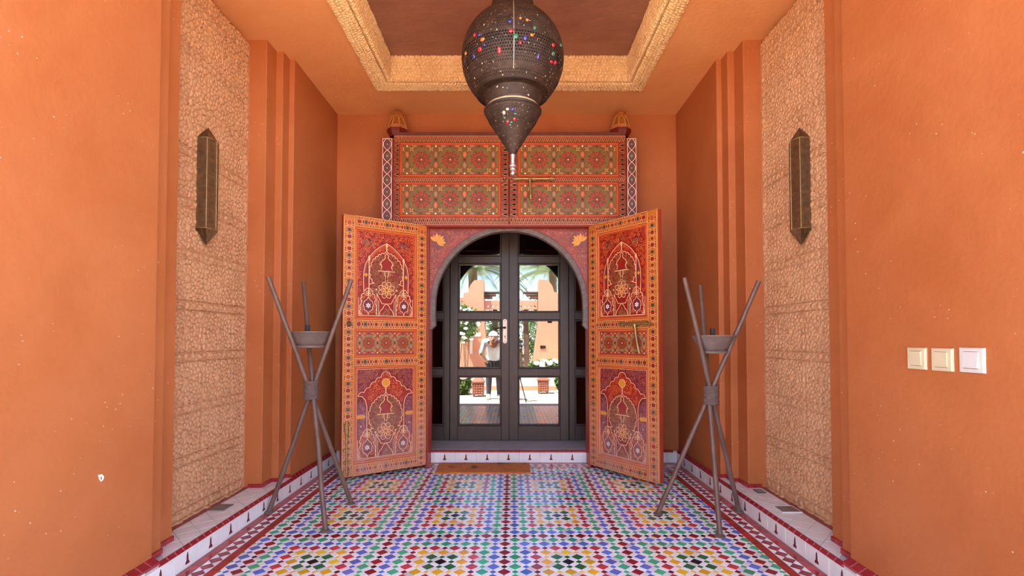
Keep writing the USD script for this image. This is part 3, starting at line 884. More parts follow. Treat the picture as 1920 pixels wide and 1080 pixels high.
def arch_panel(P, u0, u1, v0, v1, lower, rng):
    """The big painted panel of a leaf: pointed (upper) or lobed (lower) arch with urn, rosette and two vases."""
    W, H = u1 - u0, v1 - v0
    T = lambda pts: [(u0 + x * W, v0 + y * H) for x, y in pts]
    reg = sbox(u0, v0, u1, v1)
    lw = 0.0058
    ln = CREAM
    P.fill(reg, DEEP if not lower else lin(126, 26, 30), 0)
    P.ring(reg.buffer(-0.006), 0.0036, ln if lower else SCROLL_O, 3)
    # the outer arch
    if not lower:
        left = [(0.115, 0.30), (0.108, 0.42), (0.112, 0.52), (0.138, 0.61), (0.205, 0.70), (0.30, 0.78), (0.40, 0.835), (0.5, 0.875)]
        outer = Polygon(T(left + mirror(left)[::-1][1:]))
        scrolls(P, reg.difference(outer.buffer(0.012)).intersection(sbox(u0, v0 + 0.27 * H, u1, v1)), rng, 0.025, 0.0042, [SCROLL_O, SCROLL_O, lin(190, 84, 44)], 2, leaf=[SCROLL_O, lin(150, 120, 70), lin(112, 72, 84)])
        for sx in (0.2, 0.8):
            for q in range(5):
                P.fill(ell(u0 + (sx + (q - 2) * 0.03) * W, v0 + (0.87 + 0.03 * (q % 3 - 1)) * H, 0.010, 0.013, q, 8), (lin(130, 112, 64), lin(112, 84, 96), lin(58, 40, 44))[q % 3], 3)
    else:
        left = list(bumps([(0.03, 0.70), (0.17, 0.755), (0.30, 0.84), (0.42, 0.90), (0.5, 0.955)], 5, 0.022))
        left = [tuple(x) for x in left]
        outer = Polygon(T([(0.03, 0.60)] + left + mirror(left)[::-1][1:] + [(0.97, 0.60)]))
        scrolls(P, reg.difference(outer.buffer(0.01)).intersection(sbox(u0, v0 + 0.70 * H, u1, v1)), rng, 0.022, 0.0036, [lin(150, 96, 96), lin(176, 112, 84)], 2)
        for m_ in (False, True):
            sidep = [(0.03, 0.70), (0.10, 0.695), (0.155, 0.65), (0.18, 0.58), (0.18, 0.26)]
            q = mirror(sidep) if m_ else sidep
            area = Polygon(T(q + ([(0.99, 0.26), (0.99, 0.70)] if m_ else [(0.01, 0.26), (0.01, 0.70)])))
            P.fill(area, lin(122, 38, 48), 1)
            scrolls(P, area.buffer(-0.012), rng, 0.018, 0.0028, [lin(150, 110, 130), lin(170, 120, 110)], 2)
            P.line(T(q), lw, ln, 4)
            tab = [(0.02, 0.455), (0.13, 0.455), (0.165, 0.475), (0.13, 0.497), (0.02, 0.497)]
            P.fill(Polygon(T(mirror(tab) if m_ else tab)), GOLD, 3)
            for q in range(3):
                fx = u0 + (0.085 if not m_ else 0.915) * W
                P.fill(star(fx, v0 + (0.37 + 0.0 * q) * H, 0.011, 0.005, 4, PI / 4), lin(196, 180, 186), 3)
    P.fill(outer, lin(150, 30, 16), 1)
    op = [tuple(x) for x in np.asarray(outer.exterior.coords)]
    P.line(op[:-1] if not lower else op[1:-2], lw, ln, 4)
    if not lower:
        P.line([tuple(x) for x in np.asarray(outer.buffer(-0.011).exterior.coords)][:-3], 0.0025, SCROLL_P, 4)
    # the inner lobed arch
    lo = -0.06 if lower else 0.0
    b = [(0.285, 0.40 + lo), (0.235, 0.46 + lo), (0.215, 0.545 + lo), (0.26, 0.65 + lo), (0.36, 0.72 + lo), (0.45, 0.75 + lo)]
    sc = [tuple(x) for x in bumps(b, 9, 0.017)] + [(0.5, 0.785 + lo)]
    inner = Polygon(T([(0.33, 0.26), (0.20, 0.31), (0.215, 0.385 + lo)] + sc + mirror(sc)[::-1][1:] + [(0.785, 0.385 + lo), (0.80, 0.31), (0.67, 0.26)])).buffer(0)
    scrolls(P, outer.difference(inner.buffer(0.008)).intersection(sbox(u0 + 0.18 * W, v0 + (0.42 if lower else 0.5) * H, u0 + 0.82 * W, v1)).buffer(-0.006), rng, 0.026 if lower else 0.02, 0.0044, [SCROLL_O, lin(196, 84, 44)], 2, leaf=[SCROLL_O])
    P.fill(inner, lin(132, 30, 20) if not lower else lin(128, 34, 26), 2)
    scrolls(P, inner.buffer(-0.004), rng, 0.020, 0.0042, [lin(140, 104, 62), lin(132, 88, 50), lin(150, 112, 74)], 3, gap=1.75, leaf=[lin(132, 108, 60)])
    P.line(T([(0.215, 0.385 + lo)] + sc + mirror(sc)[::-1][1:] + [(0.785, 0.385 + lo)]), lw, ln, 5)
    P.line(T([(0.5, 0.785 + lo), (0.5, 0.86 + (0.02 if lower else -0.005) + 0.5 * lo)]), lw * 1.6, ln, 5)
    P.fill(ell(u0 + 0.5 * W, v0 + (0.85 + 0.5 * lo) * H, 0.010, 0.022, 0, 10), ln, 6)
    if lower:
        P.fill(ell(u0 + 0.5 * W, v0 + 0.835 * H, 0.031, 0.031, 0, 20), GOLD, 7)
        P.ring(ell(u0 + 0.5 * W, v0 + 0.835 * H, 0.034, 0.034, 0, 20), 0.005, ln, 7)
    # columns at the sides
    for cx in (0.20, 0.80):
        top = 0.70 if not lower else 0.60
        if not lower:
            P.line(T([(cx, 0.27), (cx, top - 0.04)]), lw * 1.3, ln, 5)
            P.fill(petal(u0 + cx * W, v0 + (top - 0.05) * H, 0, 0.05, 0.02, PI / 2), ln, 6)
            P.fill(star(u0 + (cx + (-0.05 if cx < 0.5 else 0.05)) * W, v0 + 0.49 * H, 0.020, 0.011, 4), GOLD, 4)
            q = [(cx, 0.40), (cx - (0.06 if cx < 0.5 else -0.06), 0.40), (cx - (0.06 if cx < 0.5 else -0.06), 0.58), (cx, 0.66)]
            P.fill(Polygon(T(q)), lin(116, 44, 48), 2)
    # urn on its stand
    y = lo
    urn = [(0.40, 0.565 + y), (0.42, 0.60 + y), (0.385, 0.625 + y), (0.42, 0.665 + y), (0.46, 0.685 + y), (0.48, 0.71 + y), (0.465, 0.725 + y), (0.5, 0.76 + y)]
    P.fill(Polygon(T(urn + mirror(urn)[::-1])), lin(142, 28, 18), 5)
    P.line(T(urn + mirror(urn)[::-1]), lw, ln, 6)
    P.line(T([(0.36, 0.545 + y), (0.64, 0.545 + y)]), lw * 1.2, ln, 6)
    for sg in (-1, 1):
        P.ring(ell(u0 + (0.5 + sg * 0.055) * W, v0 + (0.515 + y) * H, 0.009, 0.010, 0, 8), 0.003, lin(196, 164, 110), 6)
        P.fill(star(u0 + (0.5 + sg * 0.10) * W, v0 + (0.62 + y) * H, 0.010, 0.004, 4), ln, 6)
    P.line(T([(0.47, 0.54 + y), (0.47, 0.50 + y), (0.485, 0.475 + y), (0.485, 0.43 + y)]), lw, ln, 6)
    P.line(T([(0.53, 0.54 + y), (0.53, 0.50 + y), (0.515, 0.475 + y), (0.515, 0.43 + y)]), lw, ln, 6)
    P.fill(ell(u0 + 0.5 * W, v0 + (0.455 + y) * H, 0.0085, 0.013, 0, 8), lin(64, 26, 24), 7)
    # rosette of eight loops
    cx, cy, r = u0 + 0.5 * W, v0 + (0.325 + y * 0.5) * H, 0.072
    for q in range(8):
        a = q * PI / 4 + PI / 8
        P.ring(ell(cx + r * 0.56 * math.cos(a), cy + r * 0.56 * math.sin(a), r * 0.46, r * 0.30, a, 12), 0.0048, ln, 7)
        P.fill(petal(cx, cy, r * 0.3, r * 0.82, r * 0.34, a), lin(186, 92, 44), 6)
    P.fill(star(cx, cy, r * 0.34, r * 0.22, 8), GOLD, 8)
    P.fill(ell(cx, cy, r * 0.12, r * 0.12, 0, 8), lin(150, 30, 20), 9)
    for sg in (-1, 1):
        P.fill(ell(cx + sg * r * 1.22, cy, 0.008, 0.008, 0, 8), ln, 6)
    # gate lines below the rosette
    for m_ in (False, True):
        f = (lambda p: mirror(p)) if m_ else (lambda p: p)
        P.line(T(f([(0.335, 0.03), (0.335, 0.275), (0.42, 0.165), (0.5, 0.16)])), lw, ln, 6)
        P.line(T(f([(0.365, 0.03), (0.365, 0.20)])), lw * 0.8, ln, 6)
        P.line(T(f([(0.37, 0.03), (0.40, 0.085), (0.43, 0.10), (0.455, 0.135), (0.5, 0.165)])), lw, ln, 6)
        P.fill(Polygon(T(f([(0.345, 0.03), (0.36, 0.03), (0.36, 0.12), (0.345, 0.17)]))), lin(48, 36, 40), 5)
        # vase outlines with a white flower
        c = 0.19
        half = [(c, 0.035), (c - 0.02, 0.07), (c - 0.065, 0.085), (c - 0.075, 0.125), (c - 0.085, 0.145), (c - 0.065, 0.185), (c - 0.025, 0.205), (c, 0.235)]
        loop = half + [(2 * c - x, y_) for x, y_ in half[::-1]]
        P.fill(Polygon(T(f(loop))), lin(110, 40, 54), 5)
        P.line(T(f(loop)), lw * 0.9, ln, 6)
        ox = [(c - 0.13, 0.04), (c - 0.13, 0.14), (c - 0.10, 0.16), (c - 0.115, 0.21), (c - 0.10, 0.255), (c - 0.065, 0.27), (c - 0.06, 0.305), (c, 0.335)]
        P.line(T(f([tuple(z) for z in bumps(ox, 7, 0.012)])), lw, ln, 6)
        P.line(T(f([(2 * c - x, y_) for x, y_ in map(tuple, bumps(ox, 7, 0.012))])), lw, ln, 6)
        P.line(T(f([(c, 0.235), (c, 0.335)])), lw, ln, 6)
        wx = u0 + ((1 - c) if m_ else c) * W
        for q in range(6):
            P.fill(petal(wx, v0 + 0.137 * H, 0.003, 0.023, 0.013, q * PI / 3 + PI / 6), lin(224, 214, 206), 7)
        P.fill(ell(wx, v0 + 0.137 * H, 0.004, 0.004, 0, 6), GOLD, 8)
        for q in range(4):
            P.ring(ell(wx + 0.016 * math.cos(q * PI / 2 + PI / 4), v0 + 0.275 * H + 0.011 * math.sin(q * PI / 2 + PI / 4), 0.012, 0.009, q * PI / 2 + PI / 4, 8), 0.0036, lin(240, 200, 150), 7)
        P.line(T(f([(0.03, 0.225), (0.03, 0.035), (0.09, 0.035)])), lw * 0.8, ln, 6)
        P.fill(Polygon(T(f([(0.035, 0.04), (0.10, 0.04), (0.035, 0.09)]))), lin(190, 120, 80), 5)
        reg2 = Polygon(T(f([(0.05, 0.05), (0.32, 0.05), (0.32, 0.25), (0.19, 0.31), (0.05, 0.25)]))).difference(Polygon(T(f(loop))).buffer(0.006))
        scrolls(P, reg2, rng, 0.016, 0.0034, [SCROLL_O, SCROLL_P], 4)
    scrolls(P, Polygon(T([(0.39, 0.03), (0.61, 0.03), (0.5, 0.14)])), rng, 0.014, 0.0036, [lin(150, 116, 70)], 4)
    P.line(T([(0.03, 0.022), (0.97, 0.022)]), lw, ln, 6)


def painted_leaf(name, label, hinge, free, t_left, rng, n_sign):
    u = np.array(free, float) - np.array(hinge, float)
    w = np.linalg.norm(u); u /= w
    nn = np.array([u[1], -u[0]]) * n_sign
    fr = Frame((hinge[0], hinge[1], 0.035), (u[0], u[1], 0), (0, 0, 1), (nn[0], nn[1], 0))
    H, TH, SW = 2.128, 0.06, 0.094
    t = Thing(name, label, "door", (hinge[0], hinge[1], 0.035), "pair of painted door leaves")
    t.part("leaf_board", MB().box(fr, 0.002, w - 0.002, 0.002, H - 0.002, -TH, -0.012), RED_WOOD)
    rails = [(0, 0.093), (0.888, 0.960), (1.197, 1.272), (2.036, H)]
    for k, (a, b) in enumerate(rails):
        P = MB().box(fr, SW, w - SW, a, b, -0.014, 0.0, 0.003, OCHRE)
        r = t.part("rail", P, LEAF_WOOD)
        O = Paint(fr, 0.0005)
        chain_strip(O, SW, w - SW, (a + b) / 2, b - a, True)
        t.part("border_painting", O, LEAF_WOOD, parent=r)
    for a in (0, w - SW):
        P = MB().box(fr, a, a + SW, 0, H, -0.014, 0.0, 0.003, OCHRE)
        r = t.part("stile", P, LEAF_WOOD)
        O = Paint(fr, 0.0005)
        chain_strip(O, 0.02, H - 0.02, a + SW / 2, SW, False)
        t.part("border_painting", O, LEAF_WOOD, parent=r)
    for k, (v0, v1) in enumerate(((0.093, 0.888), (0.960, 1.197), (1.272, 2.036))):
        ui0, ui1 = SW, w - SW
        fm = MB()                                        # moulding round the panel
        mw = 0.020
        for a0, a1, b0, b1 in ((ui0, ui1, v0, v0 + mw), (ui0, ui1, v1 - mw, v1), (ui0, ui0 + mw, v0 + mw, v1 - mw), (ui1 - mw, ui1, v0 + mw, v1 - mw)):
            fm.box(fr, a0, a1, b0, b1, -0.014, -0.002, 0.005, ORANGE_L)
        O = Paint(fr, -0.0115)
        q = (ui0 + mw, ui1 - mw, v0 + mw, v1 - mw)
        if k == 1:
            rosette_panel(O, *q, 3, lin(150, 66, 50), lin(140, 118, 78))
        else:
            arch_panel(O, *q, k == 0, rng)
        p = t.part("painted_panel", O, LEAF_WOOD)
        t.part("panel_moulding", fm, LEAF_WOOD, parent=p)
    return t, fr, w


LL, frL, wL = painted_leaf("painted_door_leaf", "left painted wooden door leaf, open, with a tall bolt at its bottom outer corner", (-0.762, 4.350), (-1.362, 3.930), True, np.random.default_rng(4), -1)
LR, frR, wR = painted_leaf("painted_door_leaf", "right painted wooden door leaf, open, with a brass bolt and hanging hasp across its middle", (0.690, 4.362), (1.127, 3.772), False, np.random.default_rng(9), 1)
# ironwork on the leaves
b = MB()
b.tube(frL(np.full(2, wL - 0.036), np.array([0.02, 0.45]), 0.012), 0.008, 8)
for v in (0.05, 0.12, 0.22, 0.42):
    b.box(frL, wL - 0.060, wL - 0.012, v - 0.010, v + 0.010, 0.0, 0.014, 0.003)
p = LL.part("tall_bolt", b, BRASS, smooth=40)
b = MB(); b.tube(frL(np.array([wL - 0.050, wL - 0.056, wL - 0.05, wL - 0.03, wL - 0.02, wL - 0.026]), np.array([0.42, 0.37, 0.34, 0.345, 0.38, 0.43]), 0.02), 0.005, 6)
LL.part("bolt_hook", b, BRASS, smooth=40, parent=p)
b = MB(); b.tri(trimesh.creation.torus(0.017, 0.006).apply_transform(trimesh.transformations.rotation_matrix(PI / 2, (1, 0, 0))).apply_translation(frL(wL - 0.047, 1.235, 0.007)))
b.tube(frL(np.full(2, wL - 0.047), np.full(2, 1.235), np.array([0.0, 0.01])), 0.010, 12)
LL.part("lock_eye", b, BRASS_DARK, smooth=40)


def bolt(thing_, fr, u0, u1, v, uh, drop, swing, name="sliding_bolt"):
    b = MB()
    b.tube(fr(np.linspace(u0, u1, 9), np.full(9, v), 0.022), [0.010, 0.014, 0.012, 0.015, 0.014, 0.012, 0.015, 0.012, 0.008], 10)
    for a in np.linspace(min(u0, u1) + 0.03, max(u0, u1) - 0.03, 3):
        b.box(fr, a - 0.013, a + 0.013, v - 0.020, v + 0.020, 0.0, 0.026, 0.004)
    p = thing_.part(name, b, BRASS, smooth=40)
    h = MB()
    n = 9
    s = np.linspace(0, 1, n)
    h.tube(fr(uh + swing * s, v - 0.005 - drop * s, 0.034 + 0.006 * np.sin(s * PI)), [0.017, 0.013, 0.010, 0.0085, 0.0085, 0.009, 0.011, 0.014, 0.008], 9)
    thing_.part("hasp", h, BRASS, smooth=40, parent=p)


bolt(LR, frR, 0.36, 0.69, 1.235, 0.535, 0.235, 0.045)

# ------------------------------------------------------------------ the painted doorway round them
frame = Thing("painted_doorway", "tall painted wooden doorway above the glazed door, with four rosette panels and lattice borders", "doorway", (-0.026, 4.36, 0))
PF = Frame((0, 4.335, 0), (1, 0, 0), (0, 0, 1), (0, -1, 0))
PX0, PX1, PZ0, PZ1 = -1.058, 1.018, 2.168, 2.972
MIDX = -0.026
for s, x0, x1 in ((-1, -1.178, -1.060), (1, 1.020, 1.116)):
    frame.part("side_post", MB().box(FLOOR, x0, x1, 4.352, YB - 0.005, 0.0, 2.955, 0.002), RED_WOOD)


def ogee(P, fr_dir, a0, a1, b0, b1, cell, w, col, lvl, fills):
    """Rows of pointed ogee lattice in the strip a0..a1 along, b0..b1 across; fr_dir(a, b) gives the panel point."""
    n = max(1, int(round((a1 - a0) / cell))); c = (a1 - a0) / n
    hb = (b1 - b0)
    y = np.linspace(0, 1, 9)
    x = 0.5 - 0.5 * np.cos(PI * y)
    x = x + 0.10 * np.sin(2 * PI * y)
    for k in range(n):
        o = a0 + k * c
        for sg in (-1, 1):
            line = [(o + c / 2 + sg * c / 2 * xx, b0 + hb * yy) for xx, yy in zip(x, y)]
            P.line([fr_dir(*q) for q in line], w, col, lvl + 1)
        for q, f in enumerate(fills):
            g = Polygon([fr_dir(*z) for z in [(o + c / 2 + c / 2 * xx, b0 + hb * yy) for xx, yy in zip(x[:6], y[:6])] + [(o + c / 2 - c / 2 * xx, b0 + hb * (1 - 0.4 * yy)) for xx, yy in zip(x[:1], y[:1])] + [(o + c / 2 - c / 2 * xx, b0 + hb * yy) for xx, yy in zip(x[5::-1], y[5::-1])]]).buffer(-0.0015 - 0.004 * q)
            if not g.is_empty:
                P.fill(g, f, lvl)


for s, x0, x1 in ((-1, -1.158, -1.068), (1, 1.026, 1.110)):
    O = Paint(PF, 0.0165)
    z0, z1 = PZ0 + 0.02, 2.94
    st = frame.part("lattice_strip", MB().box(PF, x0, x1, z0 - 0.015, z1, -0.02, 0.016, 0.003, lin(108, 34, 34)), PAINTED)
    m, hw = (x0 + x1) / 2, (x1 - x0) / 2 - 0.010
    n = 7; c = (z1 - z0) / n
    for k in range(n):
        o = z0 + k * c
        y = np.linspace(0, 1, 11)
        xx = 0.5 - 0.5 * np.cos(2 * PI * y); xx = np.where(xx > 0.55, 0.55 + (xx - 0.55) * 1.0, xx)
        drop = [(m, o + c * 0.93), (m + hw * 0.7, o + c * 0.66), (m + hw * 0.75, o + c * 0.46), (m + hw * 0.25, o + c * 0.18), (m, o + c * 0.08), (m - hw * 0.25, o + c * 0.18), (m - hw * 0.75, o + c * 0.46), (m - hw * 0.7, o + c * 0.66)]
        O.fill(Polygon(drop), lin(92, 74, 78), 0)
        O.fill(Polygon(drop).buffer(-0.012), (lin(112, 40, 36), lin(120, 96, 60))[k % 2], 1)
        O.fill(star(m, o + c * 0.5, 0.011, 0.004, 4), lin(196, 170, 170), 2)
        for sg in (-1, 1):
            O.line([(m + sg * hw * v_, o + c * q) for v_, q in zip(np.sin(PI * y) ** 0.8, y)], 0.0055, lin(238, 206, 190), 2)
    O.ring(sbox(x0 + 0.004, z0, x1 - 0.004, z1 - 0.006), 0.006, lin(238, 206, 190), 3)
    frame.part("strip_painting", O, PAINTED, parent=st)

for s in (0, 1):                                          # the two closed upper leaves
    x0, x1 = (PX0, MIDX - 0.002) if s == 0 else (MIDX + 0.002, PX1)
    lf = frame.part("upper_leaf", MB().box(PF, x0, x1, PZ0, PZ1, -0.06, -0.008, 0.002, lin(138, 50, 22)), PAINTED)
    ul = Thing.__new__(Thing); ul.path, ul.loc = lf, frame.loc
    a0, a1 = (x0 + 0.053, x1 - 0.075) if s == 0 else (x0 + 0.078, x1 - 0.065)
    # lattice work: rails and stiles
    O = Paint(PF, -0.0075)
    H = lambda a, b_: (a, b_)
    Vv = lambda a, b_: (b_, a)
    band = ((PZ0 + 0.004, 2.236), (2.552, 2.598), (2.910, PZ1 - 0.004))
    for b0, b1 in band:
        bm = (b0 + b1) / 2
        ogee(O, H, x0, x1, b0 + 0.004, b1 - 0.004, 0.036, 0.0030, lin(220, 150, 98), 1, [lin(140, 92, 38), lin(120, 44, 20)])
        ogee(O, H, x0 + 0.018, x1 - 0.018, b0 + 0.004, b1 - 0.004, 0.036, 0.0026, lin(196, 128, 76), 1, [])
    for b0, b1 in ((x0 + 0.003, a0 - 0.004), (a1 + 0.004, x1 - 0.003)):
        for q0, q1 in ((2.240, 2.548), (2.602, 2.906)):
            ogee(O, Vv, q0, q1, b0, b1, 0.042, 0.0034, lin(212, 140, 92), 1, [lin(140, 92, 38), lin(120, 44, 20)])
            ogee(O, Vv, q0 + 0.02, q1 - 0.02, b1, b0, 0.042, 0.0026, lin(196, 128, 76), 1, [])
    for q in (PZ0 + 0.003, PZ1 - 0.004):
        O.line([(x0 + 0.002, q), (x1 - 0.002, q)], 0.005, lin(222, 150, 108), 3)
    frame.part("lattice_painting", O, PAINTED, parent=lf)
    for q0, q1 in ((2.238, 2.550), (2.600, 2.908)):
        mw = 0.019
        fm = MB()
        for c0, c1, d0, d1 in ((a0, a1, q0, q0 + mw), (a0, a1, q1 - mw, q1), (a0, a0 + mw, q0 + mw, q1 - mw), (a1 - mw, a1, q0 + mw, q1 - mw)):
            fm.box(PF, c0, c1, d0, d1, -0.02, 0.001, 0.006, lin(206, 84, 30))
        frame.part("panel_moulding", fm, PAINTED, parent=lf)
        O = Paint(PF, -0.0078)
        rosette_panel(O, a0 + mw, a1 - mw, q0 + mw, q1 - mw, 3, lin(128, 82, 34), lin(124, 102, 44))
        frame.part("rosette_panel", O, PAINTED, parent=lf)
frame.part("top_beam", MB().box(PF, PX0 + 0.01, PX1 - 0.01, PZ1 + 0.001, 3.008, -0.25, -0.012, 0.004), mat("dark_red_beam", (0.10, 0.016, 0.010), (0.15, 0.03, 0.018), scale=9, rough=0.5))
frame.part("lower_beam", MB().box(PF, -0.765, 0.71, PZ0 - 0.014, PZ0 - 0.001, -0.16, -0.012, 0.003), RED_WOOD)
for s, x0, x1 in ((-1, -0.768, -0.752), (1, 0.690, 0.708)):
    frame.part("jamb", MB().box(FLOOR, x0, x1, 4.395, 4.598, 0.0, PZ0, 0.003), RED_WOOD)
for s, cx in ((-1, -1.046), (1, 0.991)):                    # the tapered eight-sided heads of the hinge posts
    n, a0 = 8, PI / 8
    c = (cx, 4.425, 0)
    hd = MB().lathe([(0.001, 2.985), (0.070, 2.985), (0.096, 3.022), (0.097, 3.055)], c, n, lin(104, 24, 14), a0)
    hd.lathe([(0.097, 3.055), (0.092, 3.058), (0.090, 3.074), (0.085, 3.080)], c, n, lin(170, 90, 44), a0)
    hd.lathe([(0.085, 3.080), (0.048, 3.192), (0.052, 3.196), (0.050, 3.212), (0.036, 3.222), (0.001, 3.223)], c, n, lin(160, 88, 36), a0)
    p = frame.part("post_head", hd, PAINTED)
    tr = MB()
    for k in range(n):
        w = a0 + k * 2 * PI / n
        for z0, r0, z1, r1 in ((3.082, 0.0855, 3.19, 0.0495),):
            tr.tube([(cx + r0 * math.cos(w), 4.425 + r0 * math.sin(w), z0), (cx + r1 * math.cos(w), 4.425 + r1 * math.sin(w), z1)], 0.0028, 5, col=lin(190, 120, 64))
        w2 = w + PI / n
        k_ = math.cos(PI / n) + 0.012
        for d in (-0.028, 0.028):
            tr.tube([(cx + 0.083 * k_ * math.cos(w2) - d * math.sin(w2), 4.425 + 0.083 * k_ * math.sin(w2) + d * math.cos(w2), 3.088), (cx + 0.066 * k_ * math.cos(w2) - d * 0.75 * math.sin(w2), 4.425 + 0.066 * k_ * math.sin(w2) + d * 0.75 * math.cos(w2), 3.14), (cx + 0.051 * k_ * math.cos(w2), 4.425 + 0.051 * k_ * math.sin(w2), 3.185)], 0.0024, 5, col=lin(206, 150, 76))
    for z, r in ((3.056, 0.0975), (3.078, 0.088)):
        w = a0 + np.arange(n + 1) * 2 * PI / n
        tr.tube(np.stack([cx + r * np.cos(w), 4.425 + r * np.sin(w), np.full(n + 1, z)], 1), 0.0028, 5, caps=False, col=lin(214, 150, 100))
    frame.part("head_painting", tr, PAINTED, parent=p)
bolt(frame, Frame((0, 4.337, 0), (1, 0, 0), (0, 0, 1), (0, -1, 0)), 0.005, 0.385, 2.574, 0.158, 0.185, 0.008)
b = MB().lathe([(0.001, -0.012), (0.014, -0.008), (0.010, 0.0), (0.014, 0.010), (0.001, 0.012)], (-0.065, 4.325, 2.574), 10)
frame.part("bolt_knob", b, BRASS, smooth=40)

# ------------------------------------------------------------------ the painted arch
arch = Thing("painted_arch", "red painted scrollwork arch with two yellow palmettes framing the dark glazed door", "arch", (-0.026, 4.44, 0))
AF = Frame((0, 4.428, 0), (1, 0, 0), (0, 0, 1), (0, -1, 0))
AX, AR, AZ = -0.026, 0.672, 1.462
x0, x1 = -0.752, 0.690
w = np.linspace(0, PI, 49)


def opening(r, low):
    p = [(AX + r * math.cos(a), AZ + r * math.sin(a)) for a in w]
    k = r / AR
    dn = [(AX - r * 1.004, AZ - 0.10), (AX - r * 0.995, low + 0.035), (AX - r * 1.03, low + 0.012), (AX - r * 1.045, low), (x0 - 0.05, low)]
    return Polygon(p + dn + [(x0 - 0.05, -0.5), (x1 + 0.05, -0.5)] + [(2 * AX - a, b_) for a, b_ in dn[::-1]])


board = sbox(x0, 0.5, x1, PZ0 - 0.016).difference(opening(AR + 0.042, 1.235))
inner_ = sbox(x0, 0.5, x1, PZ0 - 0.016).difference(opening(AR, 1.235)).difference(board)
bd = arch.part("arch_board", MB().flat(AF, board, 0.0, SPANRED, depth=0.03), PAINTED)
edge = MB()
edge.flat(AF, inner_, -0.008, depth=0.075)
arch.part("arch_edge", edge, mat("grey_arch_plaster", (0.13, 0.105, 0.092), (0.23, 0.19, 0.17), scale=26, rough=0.85, bump=0.7, bscale=140, bdist=0.006), label="grey rough edge of the arch")
O = Paint(AF, 0.0006, board.buffer(-0.006))
scrolls(O, board.buffer(-0.008), np.random.default_rng(31), 0.026, 0.0040, [lin(206, 112, 76), lin(192, 92, 60), lin(176, 104, 84)], 1, gap=1.55, leaf=[lin(206, 120, 84), lin(136, 116, 70)])
rr = np.random.default_rng(8)
for k in range(26):
    x_, z_ = rr.uniform(x0, x1), rr.uniform(1.3, PZ0 - 0.03)
    if board.buffer(-0.03).contains(Point(x_, z_)):
        O.ring(ell(x_, z_, 0.014, 0.014, 0, 10), 0.006, (lin(136, 122, 76), lin(226, 190, 160))[k % 2], 2)
arch.part("scroll_painting", O, PAINTED, parent=bd, kind="stuff")
for cx, sg in ((-0.668, 1), (0.608, -1)):
    O = Paint(AF, 0.0022)
    O.fill(ell(cx + 0.010 * sg, 2.040, 0.078, 0.068, 0.4 * sg, 14).intersection(board.buffer(-0.004)), lin(130, 62, 60), 0)
    for q, a in enumerate(np.linspace(-0.55, 2.5, 8)):
        a = a if sg > 0 else PI - a
        O.fill(petal(cx - 0.012 * sg, 2.030, 0.004, 0.074 + 0.008 * (q % 2), 0.029, a, 7), lin(236, 164, 48) if q % 2 else lin(226, 142, 34), 1 + q % 2)
    O.fill(ell(cx + 0.008 * sg, 2.026, 0.022, 0.034, 0.5 * sg, 10), lin(226, 158, 50), 3)
    arch.part("palmette", O, PAINTED, parent=bd, label="yellow palmette")

# ------------------------------------------------------------------ the glazed doors behind
GY = 5.0
GF = Frame((0, GY, 0), (1, 0, 0), (0, 0, 1), (0, -1, 0))
GT = 2.285


def glazed(name, x0, x1, stiles, rows, z0=LEDGE + 0.006, z1=GT):
    """x0..x1 wide; stiles (left, right) widths; rows: (bottom, top) of each pane."""
    t = Thing(name, kind="structure", loc=((x0 + x1) / 2, GY, z0))
    p0, p1 = x0 + stiles[0], x1 - stiles[1]
    t.part("stile", MB().box(GF, x0 + 0.001, p0, z0, z1, -0.05, 0.0, 0.003), DARK_WOOD)
    t.part("stile", MB().box(GF, p1, x1 - 0.001, z0, z1, -0.05, 0.0, 0.003), DARK_WOOD)
    zs = [z0] + [z for r in rows for z in r] + [z1]
    for a, b_ in zip(zs[0::2], zs[1::2]):
        if b_ - a > 0.005:
            t.part("rail", MB().box(GF, p0, p1, a, b_, -0.05, 0.0, 0.003), DARK_WOOD)
    for a, b_ in rows:
        bead = MB()
        m = 0.017
        for c0, c1, d0, d1 in ((p0, p1, a, a + m), (p0, p1, b_ - m, b_), (p0, p0 + m, a + m, b_ - m), (p1 - m, p1, a + m, b_ - m)):
            bead.box(GF, c0, c1, d0, d1, -0.045, -0.008, 0.005)
        g = t.part("pane", MB().box(GF, p0 + 0.006, p1 - 0.006, a + 0.006, b_ - 0.006, -0.030, -0.024), GLASS)
        t.part("glazing_bead", bead, DARK_WOOD, parent=g)
    return t


R4 = [(0.262, 0.768), (0.842, 1.345), (1.418, 1.925), (1.996, 2.26)]
d1 = glazed("door_1", -0.634, -0.030, (0.080, 0.080), R4)
d2 = glazed("door_2", -0.029, 0.580, (0.090, 0.088), R4)
d2.part("astragal", MB().box(GF, -0.031, -0.022, LEDGE + 0.006, GT, -0.002, 0.008, 0.002), DARK_WOOD)
for nm, a, b_, st in (("window_1", DOOR0 + 0.004, -0.637, (0.030, 0.060)), ("window_2", 0.583, DOOR1 - 0.004, (0.060, 0.030))):
    glazed(nm, a, b_, st, [(0.262, 0.768), (0.842, 1.345), (1.418, 2.20)])
